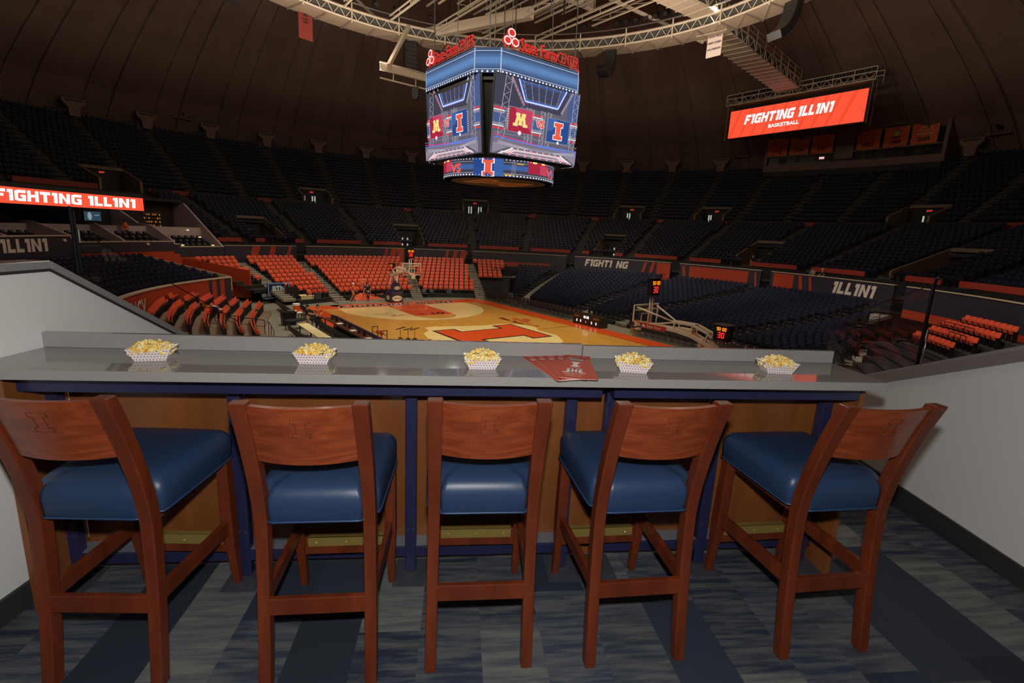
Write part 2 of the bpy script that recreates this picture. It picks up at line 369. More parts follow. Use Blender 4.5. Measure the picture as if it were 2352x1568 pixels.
def mat_glass():
    m = bpy.data.materials.new('clear_glass'); m.use_nodes = True; nt = m.node_tree; nt.nodes.clear(); L = nt.links.new
    o = nd(nt, 'ShaderNodeOutputMaterial'); t = nd(nt, 'ShaderNodeBsdfTransparent'); t.inputs[0].default_value = (.97, .98, .975, 1)
    g = nd(nt, 'ShaderNodeBsdfGlossy'); g.inputs['Roughness'].default_value = .02; f = nd(nt, 'ShaderNodeFresnel'); f.inputs[0].default_value = 1.45
    n = nd(nt, 'ShaderNodeTexNoise'); n.inputs['Scale'].default_value = 3
    k = mth(nt, 'MULTIPLY', f.outputs[0], mth(nt, 'ADD', mth(nt, 'MULTIPLY', n.outputs[0], .03), .08))
    x = nd(nt, 'ShaderNodeMixShader'); L(k, x.inputs[0]); L(t.outputs[0], x.inputs[1]); L(g.outputs[0], x.inputs[2]); L(x.outputs[0], o.inputs[0]); return m
def mat_tray():
    m, nt, b = nodes_of('checked_paper', .45); L = nt.links.new
    uv = nd(nt, 'ShaderNodeUVMap'); sp = nd(nt, 'ShaderNodeSeparateXYZ'); L(uv.outputs[0], sp.inputs[0])
    u = mth(nt, 'MULTIPLY', sp.outputs[0], 1/.0115); v = mth(nt, 'MULTIPLY', sp.outputs[1], 1/.0115)
    row = mth(nt, 'FLOOR', v); u2 = mth(nt, 'ADD', u, mth(nt, 'MULTIPLY', row, .5))
    fx = mth(nt, 'SUBTRACT', mth(nt, 'FRACT', u2), .5); fy = mth(nt, 'SUBTRACT', mth(nt, 'FRACT', v), .5)
    ax, ay = mth(nt, 'ABSOLUTE', fx), mth(nt, 'ABSOLUTE', fy)
    d = mth(nt, 'ABSOLUTE', mth(nt, 'SUBTRACT', ax, ay)); near = mth(nt, 'LESS_THAN', mth(nt, 'MAXIMUM', ax, ay), .22)
    msk = mth(nt, 'MULTIPLY', mth(nt, 'LESS_THAN', d, .10), near)
    mx = nd(nt, 'ShaderNodeMix', data_type='RGBA'); L(msk, mx.inputs[0]); mx.inputs[6].default_value = s2l((236, 226, 226))+(1,); mx.inputs[7].default_value = s2l((120, 34, 58))+(1,)
    L(mx.outputs[2], b.inputs['Base Color']); return m
def mat_popcorn():
    m, nt, b = nodes_of('popcorn', .6); L = nt.links.new
    tc = nd(nt, 'ShaderNodeTexCoord'); n = nd(nt, 'ShaderNodeTexNoise'); n.inputs['Scale'].default_value = 55; n.inputs['Detail'].default_value = 3; L(tc.outputs['Object'], n.inputs['Vector'])
    L(ramp(nt, n.outputs[0], [(.27, (206, 140, 50)), (.37, (250, 204, 88)), (.5, (253, 226, 138)), (.63, (255, 246, 206))]), b.inputs['Base Color'])
    b.inputs['Subsurface Weight'].default_value = 0.0; return m

CARPET = mat_carpet(); CHERRY = mat_wood('cherry_wood', (90, 36, 16), (116, 50, 23), .42, .1, 14, 14, 2.2, 2)
CHERRY_PANEL = mat_wood('cherry_veneer', (108, 45, 22), (148, 70, 35), .34, .15, 4, 4, 20, 14)
MAPLE = mat_wood('brown_maple_panel', (116, 66, 30), (138, 82, 40), .4, .2, 7, 7, 1.2)
QUARTZ = mat_speckle('grey_quartz', (154, 150, 147), .05, .05); GLASS = mat_glass(); TRAY = mat_tray(); POP = mat_popcorn(); COURT = mat_court()
PAINT = M('grey_white_paint', (226, 227, 225), .5, var=.02, scale=2); CAPM = mat_speckle('grey_cap', (140, 141, 140), .22, .05)
CAPR = mat_speckle('grey_brown_cap', (136, 128, 125), .2, .05)
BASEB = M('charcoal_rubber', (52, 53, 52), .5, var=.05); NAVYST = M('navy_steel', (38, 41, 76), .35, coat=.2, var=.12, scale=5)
LEATHER = M('navy_leather', (40, 60, 92), .42, spec=.5, var=.05, scale=40, bump=.03); PIPING = M('navy_piping', (42, 66, 104), .4, var=.03)
BRASS = M('brass', (176, 152, 84), .42, metal=.55, var=.1, scale=12); INK = M('engraved_line', (60, 22, 12), .6, var=.05)
WORN = M('worn_grey_steel', (118, 118, 126), .4, var=.35, scale=9); STEELDARK = M('dark_plate', (66, 68, 76), .5, var=.12, scale=30); BLACK = M('black_metal', (22, 22, 24), .45, var=.1); BLACKP = M('black_plastic', (18, 18, 20), .4, var=.1)
ALU = M('aluminium', (170, 170, 168), .3, metal=.9, var=.05)

# ------------------------------------------------------------------ the suite in the foreground
mb = MB(); mb.box((0.3, 0.9, -0.1), (6.2, 6.0, 0.2)); T(mb.build('floor', CARPET), kind='structure')
XL, XR = -2.0, 2.65
def wall_profile(name, x0, x1, prof, m):     # prof: (y,z) outline
    b = MB(); n = len(prof)
    vs = [(x0, y, z) for y, z in prof]+[(x1, y, z) for y, z in prof]
    fs = [tuple(range(n)), tuple(range(2*n-1, n-1, -1))]+[(i, n+i, n+(i+1) % n, (i+1) % n) for i in range(n)]
    b.add(vs, fs, 0); return b
lt = [(-1.8, 1.398), (2.15, 1.398), (3.02, 0.895), (3.75, 0.47)]
b = wall_profile('wall_left', XL-0.09, XL, [(-1.8, 0), (3.75, 0)]+lt[::-1], PAINT); T(b.build('wall_left', PAINT), kind='structure')
def cap_strip(pts, x0, x1, t):
    b = MB()
    for (y0, z0), (y1, z1) in zip(pts, pts[1:]):
        b.hexa([(x0, y0, z0), (x1, y0, z0), (x1, y1, z1), (x0, y1, z1), (x0, y0, z0+t), (x1, y0, z0+t), (x1, y1, z1+t), (x0, y1, z1+t)])
    return b
T(cap_strip(lt, XL-0.10, XL+0.014, 0.034).build('trim_1', CAPM, bevel=.004), kind='structure')
rt = [(-1.8, 1.45), (1.95, 1.37), (3.63, .645), (4.4, .31)]
b = wall_profile('wall_right', XR, XR+.14, [(-1.8, 0), (4.4, 0)]+rt[::-1], PAINT); T(b.build('wall_right', PAINT), kind='structure')
T(cap_strip([(y, z-.012) for y, z in lt], XL-.01, XL+.004, .0115).build('trim_4', BASEB), kind='structure')  # dark strip standing in for the shadow line under the left cap
T(cap_strip(rt, XR-.02, XR+.16, .075).build('trim_2', CAPR, bevel=.004), kind='structure')
T(cap_strip([(y+.02, z+.075) for y, z in rt], XR+.075, XR+.115, .028).build('trim_3', CAPM), kind='structure')
b = MB(); b.box((XL+.008, .95, .055), (.016, 5.4, .11)); T(b.build('baseboard_left', BASEB, bevel=.004), kind='structure')
b = MB(); b.box((XR-.008, 1.25, .055), (.016, 6.2, .11)); T(b.build('baseboard_right', BASEB, bevel=.004), kind='structure')
b = MB(); b.box((.3, -1.85, 1.3), (5.2, .1, 2.6)); T(b.build('wall_back', M('suite_back_paint', (120, 112, 104), .6, var=.03)), kind='structure')

# glass rails on the two side walls
g = thing('glass_rail', (XL-.06, 2.36, 1.36), 0, 'clear glass pane with dark edge post standing on the left divider wall', 'glass rail')
def ycap(y, pts):
    for (y0, z0), (y1, z1) in zip(pts, pts[1:]):
        if y0 <= y <= y1: return z0+(z1-z0)*(y-y0)/(y1-y0)
    return pts[-1][1]
def glass_rail(g, x, y0, y1, top, pts, base):
    gx, gy, gz = g.location
    n = 8; ys = [y0+(y1-y0)*i/n for i in range(n+1)]
    b = MB(); vs = []
    for y in ys: vs += [(-.005, y-gy, ycap(y, pts)+base-gz), (.005, y-gy, ycap(y, pts)+base-gz), (.005, y-gy, top(y)-gz), (-.005, y-gy, top(y)-gz)]
    for i in range(n): b.hexa([vs[4*i], vs[4*i+1], vs[4*i+5], vs[4*i+4], vs[4*i+3], vs[4*i+2], vs[4*i+6], vs[4*i+7]])
    b.build('glass_pane', GLASS, g)
    b = MB()
    for ya, yb in zip(ys, ys[1:]): b.beam((0, ya-gy, top(ya)-gz), (0, yb-gy, top(yb)-gz), .005, .004)
    b.build('top_edge', BLACK, g)
glass_rail(g, XL-.06, 2.36, 3.7, lambda y: 1.645-.51*(y-2.22), lt, .05)
b = MB(); b.box((0, 0, .15), (.012, .010, .31)); b.box((0, .016, .145), (.014, .006, .29)); b.build('edge_post', BLACK, g, bevel=.003)
b = MB(); b.tube([(0.012, .02, .14), (0.012, .02, .2)], .004, 6); b.build('clip', ALU, g)
g = thing('glass_rail', (XR+.1, 3.32, .85), 0, 'clear glass pane and dark bent-top post on the right divider wall', 'glass rail')
glass_rail(g, XR+.1, 3.33, 4.3, lambda y: 1.44-.42*(y-3.33), rt, .10)
b = MB(); b.tube([(0, 0, .03), (0, .005, .58), (0, -.008, .625), (0, -.03, .64)], .011, 8); b.build('edge_post', BLACK, g, smooth=True)
b = MB(); b.tube([(-.02, -.06, .03), (-.02, -.055, .3)], .006, 6); b.build('hinge_rod', ALU, g, smooth=True)

# counter: s runs along it, d away from the stools
CA = rad(6.7); CO = np.array([0.0, 2.2])
def K(s, d, z=0.0): return (CO[0]+s*cos(CA)-d*sin(CA), CO[1]+s*sin(CA)+d*cos(CA), z)
KM = rotz(CA, (CO[0], CO[1], 0))
def s_at_wall(d, x=XL+.001): return (x+d*sin(CA))/cos(CA)
def slab(b, s0, s1, d0, d1, z0, z1, mi=0, wall=False, s1b=None):
    sa, sb = (s_at_wall(d0), s_at_wall(d1)) if wall else (s0, s0)
    b.hexa([(sa, d0, z0), (s1, d0, z0), (s1, d1, z0), (sb, d1, z0), (sa, d0, z1), (s1, d0, z1), (s1, d1, z1), (sb, d1, z1)], mi, KM)
SE = 1.66
ct = thing('countertop', K(0, 0, 0), 0, 'long grey speckled stone countertop holding popcorn trays and programs', 'countertop')
def inplace(o, root):
    o.matrix_parent_inverse = Matrix.Translation(-Vector(root.location)); return o
b = MB(); slab(b, 0, SE, -.247, .128, 1.031, 1.07, wall=True); inplace(b.build('slab', QUARTZ, ct, bevel=.003), ct)
b = MB(); slab(b, 0, .352, .104, .128, 1.0705, 1.136, wall=True); inplace(b.build('backsplash', QUARTZ, ct, bevel=.002), ct)
b = MB(); slab(b, .354, SE-.005, .094, .118, 1.0705, 1.1325); inplace(b.build('backsplash', QUARTZ, ct, bevel=.002), ct)
# wood base and steel frames
cb = thing('bar_counter', K(0, .12, 0), 0, 'brown panelled bar base with navy steel posts and rails under the grey countertop', 'bar counter')
POSTS = [-1.93, -1.205, -.444, .299, .49, 1.033, 1.60]
for s0, s1 in ((-1.93, -1.205), (-1.205, -.444), (-.444, .299), (.299, .49), (.49, 1.033), (1.033, 1.64)):
    b = MB(); slab(b, s0+.004, s1-.004, .1, .122, .012, 1.03, 0); inplace(b.build('wood_panel', MAPLE, cb, bevel=.002), cb)
b = MB(); slab(b, -1.972, -1.945, -.18, .122, .0, 1.03); inplace(b.build('end_panel', MAPLE, cb, bevel=.002), cb)
b = MB(); slab(b, 1.652, 1.674, -.12, .1, .0, 1.03); inplace(b.build('end_panel', MAPLE, cb, bevel=.002), cb)
def steel_frame(s0, s1, posts):
    f = cb
    b = MB(); slab(b, s0, s1, -.125, -.06, .945, 1.03); inplace(b.build('top_rail', NAVYST, f, bevel=.004), f)
    b = MB(); slab(b, s0, s1, 0.005, .098, .085, .14); inplace(b.build('bottom_rail', NAVYST, f, bevel=.004), f); b = MB(); slab(b, s0+.01, s1-.01, .012, .098, .14, .1415); inplace(b.build('rail_top', WORN, f), f)
    for p in posts:
        b = MB(); slab(b, p-.026, p+.026, .0, .052, .006, 1.03)
        q = b.build('post', NAVYST, f, bevel=.005); inplace(q, f)
        for ds in (-.012, .012):
            b = MB(); b.cyl((p+ds, -.0005, .235), .003, .006, 8, 0, KM@rotx90(p+ds, -.0005, .235)); b.build('bolt', ALU, q)
        b = MB(); slab(b, p-.075, p+.075, -.10, .1, 0.0, .006); pl = inplace(b.build('base_plate', STEELDARK, f), f)
        for ds in (-.055, .055):
            b = MB(); b.cyl((p+ds, -.07, .006), .007, .006, 8, 0, KM); b.build('bolt', STEELDARK, pl)
        b = MB(); slab(b, p-.02, p+.02, -.115, .09, .99, 1.03); inplace(b.build('bracket', NAVYST, f), f)
def rotx90(x, y, z):
    m = np.eye(4); m[1, 1] = 0; m[1, 2] = -1; m[2, 1] = 1; m[2, 2] = 0
    t = np.eye(4); t[:3, 3] = (x, y, z); t2 = np.eye(4); t2[:3, 3] = (-x, -y, -z); return t@m@t2
steel_frame(-1.96, .40, POSTS[:4])
steel_frame(.455, 1.645, POSTS[4:])

# ---- bar stools
def rect_ring(c, wx, wy, ang=0.0):
    x, y, z = c; return [(x-wx/2, y-wy/2, z), (x+wx/2, y-wy/2, z), (x+wx/2, y+wy/2, z), (x-wx/2, y+wy/2, z)]
def back_y(z): # rear post centre line, leaning back above the seat
    if z < .62: return .004+.05*sin(pi*min(z, .62)/1.3)
    return .0535-.135*((z-.62)/.49)**1.5
def make_stool():
    r = thing('bar_stool', (0, 0, 0), 0, 'stool', 'bar stool', 'cherry wood bar stools along the counter')
    for sx in (-1, 1):
        b = MB(); rings = []
        for i in range(19):
            z = 1.11*i/18; w = .042+.008*max(0, (z-.5)/.6); d = .05-.006*abs(z-.6)
            rings.append(rect_ring((sx*(.184-.006*z/1.1), back_y(z), z), w, d))
        b.loft(rings); b.build('leg', CHERRY, r, bevel=.004)
    for sx in (-1, 1):
        b = MB(); rings = []
        for z, y, w, d in ((0, .545, .03, .032), (.15, .528, .036, .042), (.3, .515, .046, .058), (.42, .508, .048, .056), (.63, .5, .046, .05)):
            rings.append(rect_ring((sx*.198, y, z), w, d))
        b.loft(rings); b.build('leg', CHERRY, r, bevel=.004)
    def st(name, a, bb, w, h, m=CHERRY, par=r): q = MB(); q.beam(a, bb, w, h); return q.build(name, m, par, bevel=.003)
    st('stretcher', (-.17, .027, .315), (.17, .027, .315), .022, .066)
    st('stretcher', (-.184, .05, .335), (-.197, .5, .318), .022, .062); st('stretcher', (.184, .05, .335), (.197, .5, .318), .022, .062)
    fs = st('stretcher', (-.18, .52, .222), (.18, .52, .222), .024, .085)
    q = MB(); q.box((0, .506, .245), (.33, .004, .046)); q.box((0, .519, .2665), (.33, .03, .003)); [q.ball((x, .5035, .24), .006, nu=8, nv=5) for x in (-.13, 0, .13)]; pl = q.build('foot_plate', BRASS, fs); pl['label'] = 'brass foot plate'
    # the three screw heads are part of the plate's own mesh
    st('apron', (-.165, .13, .612), (.165, .13, .612), .02, .038); st('apron', (-.175, .49, .612), (.175, .49, .612), .02, .038)
    st('apron', (-.165, .12, .612), (-.175, .48, .612), .02, .038); st('apron', (.165, .12, .612), (.175, .48, .612), .02, .038)
    # cushion: notched around the rear posts
    half = [(0, .034), (.08, .034), (.140, .034), (.153, .036), (.156, .055), (.156, .076), (.185, .083), (.203, .09), (.208, .11), (.212, .2), (.217, .32), (.222, .44), (.222, .515), (.216, .538), (.2, .548), (.1, .553), (0, .554)]
    out = half+[(-x, y) for x, y in half[-2:0:-1]]
    cx, cy = 0, .3
    def ring(z, ins):
        rr = []
        for x, y in out:
            kx = 1-ins/.22; ky = 1-ins/.27
            rr.append((cx+(x-cx)*kx, cy+(y-cy)*ky, z))
        return rr
    b = MB(); b.loft([ring(.634, .004), ring(.640, 0), ring(.70, -.003), ring(.722, -.001), ring(.742, .008), ring(.757, .022), ring(.766, .045), ring(.772, .09), ring(.776, .16)])
    s = b.build('seat', LEATHER, r, smooth=True)
    b = MB(); b.tube([(x*1.008, .3+(y-.3)*1.006, .6365) for x, y in out], .0042, 6, closed=True); b.build('piping', PIPING, s, smooth=True)
    # curved back panel
    b = MB(); nx, nz = 16, 8; vs = []
    for side in (0, 1):
        for i in range(nz+1):
            for j in range(nx+1):
                x = -.158+.316*j/nx; bow = .03*(1-(x/.158)**2)
                z = .886+.214*i/nz+ (.0 if i else -.004*(1-(x/.158)**2))
                vs.append((x, back_y(z)-.012-bow+(.022 if side else 0), z))
    N = (nx+1)*(nz+1); fs_ = []
    for i in range(nz):
        for j in range(nx):
            a = i*(nx+1)+j; fs_.append((a, a+1, a+nx+2, a+nx+1)); fs_.append((N+a+nx+1, N+a+nx+2, N+a+1, N+a))
    for j in range(nx): fs_.append((N+j, N+j+1, j+1, j)); a = nz*(nx+1)+j; fs_.append((a, a+1, N+a+1, N+a))
    for i in range(nz): a = i*(nx+1); fs_.append((a, a+nx+1, N+a+nx+1, N+a)); a += nx; fs_.append((N+a, N+a+nx+1, a+nx+1, a))
    b.add(vs, fs_); bk = b.build('backrest', CHERRY_PANEL, r, bevel=.0015)
    b = MB(); pts = [(x*.076, .992+y*.07) for x, y in BLOCK_I]
    def onback(x, z): return (x, back_y(z)-.012-.03*(1-(x/.158)**2)-.0006, z)
    for (x0, z0), (x1, z1) in zip(pts, pts[1:]+pts[:1]): b.tube([onback(x0, z0), onback(x1, z1)], .0007, 5)
    b.build('emblem', INK, bk)['label'] = 'engraved block letter I'
    return r
stool0 = make_stool()
STOOLS = [(-1.385, 1.475, 3.0, 'cherry bar stool with navy seat, next to the white left wall'),
          (-.642, 1.52, 7.3, 'cherry bar stool with navy seat, second from the white left wall'),
          (-.069, 1.627, 6.5, 'cherry bar stool with navy seat, squarely facing the counter in the middle'),
          (.545, 1.69, 8.7, 'cherry bar stool with navy seat, just right of the fanned programs'),
          (1.345, 1.777, 9.5, 'cherry bar stool with navy seat, at the right end by the grey wall')]
for i, (x, y, a, lab) in enumerate(STOOLS):
    if i == 0: stool0.location = (x, y, 0); stool0.rotation_euler = (0, 0, rad(a)); stool0['label'] = lab
    else: dup(stool0, (x, y, 0), rad(a), lab)

# ---- popcorn trays
def make_tray_mesh():
    bx, by, tx, ty, h = .056, .036, .080, .05, .047
    b = MB(); B = [(-bx, -by, 0), (bx, -by, 0), (bx, by, 0), (-bx, by, 0)]
    n = 8; t = .0012; uvs = []
    def wall(p0, p1, q0, q1, dip):
        rows = []
        for i in range(n+1):
            k = i/n; lo = np.array(p0)*(1-k)+np.array(p1)*k; hi = np.array(q0)*(1-k)+np.array(q1)*k
            hi = lo+(hi-lo)*(1-dip*4*k*(1-k)); rows.append((lo, hi))
        m0 = len(b.v)
        for lo, hi in rows: b.v.append(tuple(lo)); b.v.append(tuple(hi))
        for i in range(n):
            b.f.append((m0+2*i, m0+2*i+2, m0+2*i+3, m0+2*i+1)); b.m.append(0)
            for idx in (2*i, 2*i+2, 2*i+3, 2*i+1):
                p = b.v[m0+idx]; uvs.append(((p[0] if abs(p0[1]-p1[1]) < 1e-6 else p[1])+.5, p[2]))
    Tq = [(-tx, -ty, h+.004), (tx, -ty, h+.004), (tx, ty, h+.004), (-tx, ty, h+.004)]
    wall(B[0], B[1], Tq[0], Tq[1], .22); wall(B[1], B[2], Tq[1], Tq[2], .05); wall(B[2], B[3], Tq[2], Tq[3], .18); wall(B[3], B[0], Tq[3], Tq[0], .05)
    b.add(B, [(3, 2, 1, 0)]); uvs += [(.5, .5)]*4
    me = b.mesh('popcorn_tray', [TRAY]); ul = me.uv_layers.new(name='UVMap')
    for i, u in enumerate(uvs): ul.data[i].uv = u
    return me
TRAYME = make_tray_mesh()
def make_popcorn(seed):
    r = random.Random(seed); b = MB()
    for i in range(230):
        k = r.random()
        u, v = r.uniform(-1, 1), r.uniform(-1, 1)
        z0 = .018+.056*(1-u*u*.75)*(1-v*v*.6)*r.uniform(.35, 1.0)+.006
        lim = .056+.022*min(1, z0/.05); x = u*lim; y = v*(.032+.016*min(1, z0/.05))
        s = r.uniform(.0060, .0088); z0 = max(z0, .013)
        for q in range(r.choice((3, 4, 4, 5))):
            d = norm([r.gauss(0, 1), r.gauss(0, 1), r.gauss(0, 1)])*s*.75
            b.ball((x+d[0], y+d[1], z0+d[2]), s*r.uniform(.5, .85), nu=6, nv=4)
    return b.mesh('popcorn', [POP], smooth=True)
POPME = [make_popcorn(3), make_popcorn(11)]
TRAYS = [(-1.46, 1.975, 17, 'at the far left beside the white wall'), (-.825, 2.045, 7, 'in front of the left basket, second from left wall'), (-.125, 2.09, 8, 'left of the fanned programs'),
         (.54, 2.155, -6, 'just right of the fanned programs'), (1.23, 2.26, 0, 'nearest the right end of the countertop')]
for i, (x, y, a, w) in enumerate(TRAYS):
    o = bpy.data.objects.new('popcorn_tray', TRAYME); COL.objects.link(o); o.location = (x, y, 1.0702); o.rotation_euler = (0, 0, rad(a))
    md = o.modifiers.new('thickness', 'SOLIDIFY'); md.thickness = .0012
    T(o, f'white paper tray with maroon crosses, {w}', 'food tray', 'popcorn trays on the countertop')
    p = bpy.data.objects.new('popcorn', POPME[i % 2]); COL.objects.link(p); p.location = (x, y, 1.0705); p.rotation_euler = (0, 0, rad(a)+(pi if i in (2, 3) else 0))
    T(p, f'heap of yellow popcorn in the paper tray {w}', 'popcorn', 'heaps of popcorn', 'stuff')

# ---- game programs fanned out
PRG = M('orange_card', (204, 62, 30), .5, spec=.25, var=.04); PRGW = M('card_white', (245, 240, 236), .5, var=.02); PRGE = M('card_edge', (240, 200, 190), .6, var=.02); PRGN = M('card_navy', (58, 70, 90), .5, var=.05)
def program(piv, ang, z, label, top=False):
    W, Hh, th = .122, .40, .0016
    o = thing('game_program', (piv[0], piv[1], z), ang, label, 'program', 'fanned game programs')
    b = MB(); pl = [(0, .012), (.006, 0), (W-.006, 0), (W, .012), (W, Hh), (0, Hh)]
    b.prism(pl, th, 0, side=1); b.build('card', [PRG, PRGE], o)
    m = np.eye(4); m[0, 3] = W/2; m[2, 3] = th
    b = MB()
    put_text(b, '$2', .036, Hh-.03, .016, 0, m, .0003)
    put_text(b, 'GAME DAY PROGRAM', -.008, Hh-.03, .009, 0, m, .0003, wmax=.06)
    for i in range(3): b.rect(-.042, Hh-.055-.012*i, .01-.01*i, Hh-.050-.012*i, .0003, 0, m)
    if top:
        b.disc((0, Hh-.085), .034, .0003, 1, m, ry=.022); b.rect(-.04, Hh-.097, .04, Hh-.073, .0004, 1, m); b.rect(-.032, Hh-.092, .032, Hh-.082, .0005, 0, m)
        put_I(b, 0, .185, .085, 0, m, .0003, xs=.62); put_text(b, 'VS.', 0, .166, .011, 0, m, .0003)
        put_M(b, 0, .085, .07, 0, m, .0003, xs=1.05)
        put_text(b, 'FEBRUARY 4, 2017', 0, .058, .015, 0, m, .0003, wmax=.084); put_text(b, 'FIGHTING ILLINI', 0, .033, .011, 0, m, .0003, wmax=.062)
    b.build('printing', [PRGW, PRGN], o)['label'] = 'white printing'
PIV = (.186, 1.938)
names = ['bottom', 'second from bottom', 'third from bottom', 'fourth from bottom', 'second from top']
for i in range(5):
    program((PIV[0]+.012*i, PIV[1]+.004*i-.012), rad(20-5.4*i), 1.0705+.0022*i, f'orange game program in the fan on the countertop, {names[i]} of the stack')
program((PIV[0]+.004, PIV[1]+.008), rad(-9.3), 1.0705+.0022*5, 'topmost orange game program of the fan, showing the date and two white logos', True)

# ------------------------------------------------------------------ arena: floor, court
def flatM(z=0.0): return frame(cw(0, 0, z), (AY[0], AY[1], 0), (AX[0], AX[1], 0), (0, 0, 1))
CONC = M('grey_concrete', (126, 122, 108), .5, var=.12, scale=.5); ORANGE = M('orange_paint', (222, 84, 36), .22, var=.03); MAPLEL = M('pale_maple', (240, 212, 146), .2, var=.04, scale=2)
NAVYP = M('navy_paint', (28, 27, 52), .3, var=.05); WHITEP = M('white_paint', (236, 228, 212), .3, var=.03); REDP = M('red_paint', (200, 60, 40), .3, var=.03); DARKLINE = M('dark_line', (70, 48, 26), .3, var=.03)
b = MB(); b.disc((0, 0), 31.5, 0, 0, flatM(0.0), n=72); T(b.build('arena_floor', CONC), kind='structure')
b = MB(); CMX = flatM(0.0)
# 0 orange 1 wood 2 pale 3 navy 4 white 5 red 6 line
b.prism([(-9.25, -16.4), (9.25, -16.4), (9.25, 16.4), (-9.25, 16.4)], .03, 0, CMX)
L0 = .034; st_ = .004
b.rect(-7.62, -14.325, 7.62, 14.325, L0, 1, CMX)
for sg in (1, -1):
    arc = [(sg*6.32*cos(rad(t)), sg*(12.75-6.32*sin(rad(t)))) for t in range(0, 181, 6)]
    arc = [(6.32*sg, sg*14.325)]+arc+[(-6.32*sg, sg*14.325)]
    b.flat(arc, L0+st_, 2, CMX)
    inner = [(x*1.0, y) for x, y in arc]
    pts = arc[1:-1]
    for (x0, y0), (x1, y1) in zip(pts, pts[1:]):
        c = np.array([0, sg*12.75]); q0 = c+(np.array([x0, y0])-c)*1.008; q1 = c+(np.array([x1, y1])-c)*1.008
        b.flat([(x0, y0), tuple(q0), tuple(q1), (x1, y1)], L0+2*st_, 4, CMX)
    y0, y1 = sg*8.535, sg*14.325
    b.rect(-1.83, min(y0, y1), 1.83, max(y0, y1), L0+2*st_, 0, CMX)
    b.disc((0, y0), 1.83, L0+2*st_, 1, CMX, a0=180 if sg > 0 else 0, a1=360 if sg > 0 else 180)
    b.disc((0, y0), 1.85, L0+3*st_, 4, CMX, r0=1.79, a0=180 if sg > 0 else 0, a1=360 if sg > 0 else 180, n=32)
    b.disc((0, sg*12.75), 1.25, L0+3*st_, 4, CMX, r0=1.20, a0=180 if sg > 0 else 0, a1=360 if sg > 0 else 180)
    for x in (-1.83, 1.83):
        b.rect(x-.025, min(y0, y1), x+.025, max(y0, y1), L0+3*st_, 4 if x > 0 else 2, CMX)
    b.rect(-1.83, y0-.025, 1.83, y0+.025, L0+3*st_, 2, CMX)
b.rect(-7.62, -.04, 7.62, .04, L0+st_, 6, CMX); b.rect(7.6, -14.325, 7.66, 14.325, L0+st_, 6, CMX)
# pale area round the centre mark, with a ragged outline
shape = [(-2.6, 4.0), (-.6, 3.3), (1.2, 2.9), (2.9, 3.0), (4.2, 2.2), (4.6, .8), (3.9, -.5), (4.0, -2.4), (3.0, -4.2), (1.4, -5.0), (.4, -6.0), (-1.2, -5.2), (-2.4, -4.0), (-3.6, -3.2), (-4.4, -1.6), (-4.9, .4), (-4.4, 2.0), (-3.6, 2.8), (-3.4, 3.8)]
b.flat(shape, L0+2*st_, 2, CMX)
mI = frame(cw(.1, 0, 0), (AX[0], AX[1], 0), (-AY[0], -AY[1], 0), (0, 0, 1))
mI = frame(cw(0, 0, 0), (AX[0], AX[1], 0), (-AY[0], -AY[1], 0), (0, 0, 1))
put_I(b, 0, -3.3, 6.6, 3, mI, L0+3*st_, g=.028); put_I(b, 0, -3.3, 6.6, 0, mI, L0+4*st_)
# baseline lettering
put_block(b, 'FIGHTING ILLINI', -6.0, 14.72, .92, 4, CMX, L0+st_, width=11.6, grow=.07); put_block(b, 'FIGHTING ILLINI', -6.0, 14.72, .92, 3, CMX, L0+2*st_, width=11.6)
# conference mark on the free throw end, squiggled signature, sponsor
put_text(b, 'B', -.85, 8.85, .9, 3, CMX, L0+3*st_, xs=.7); put_text(b, '10', .65, 8.85, .9, 3, CMX, L0+3*st_, xs=1.1, bold=.03)
def squig(x0, y0, w, h, seed):
    r = random.Random(seed); p = (x0, y0)
    for i in range(9):
        q = (x0+w*(i+1)/9, y0+r.uniform(-h, h)); d = np.array(q)-p; n = norm((-d[1], d[0]))*.035
        b.flat([tuple(p-n), tuple(q-n), tuple(q+n), tuple(p+n)], L0+3*st_, 3, CMX); p = q
squig(-4.6, 10.6, 1.7, .25, 4); squig(-4.2, 9.9, 1.3, .2, 5); b.rect(-3.6, 9.15, -2.5, 9.4, L0+3*st_, 5, CMX)
mS = frame(cw(4.6, 4.7, 0), (-AX[0], -AX[1], 0), (AY[0], AY[1], 0), (0, 0, 1))
for x, y in ((.9, 1.3), (.35, .62), (1.45, .62)): b.disc((x, y), .52, L0+3*st_, 5, mS, ry=.3); b.disc((x, y), .36, L0+4*st_, 1, mS, ry=.2); b.disc((x, y), .3, L0+5*st_, 5, mS, ry=.16)
put_text(b, 'State Farm', .8, -.5, .62, 5, mS, L0+3*st_, xs=.9, bold=.03); put_text(b, 'CENTER', 3.0, .1, .35, 5, mS, L0+3*st_)
court = T(b.build('basketball_court', [ORANGE, COURT, MAPLEL, NAVYP, WHITEP, REDP, DARKLINE]), kind='structure')

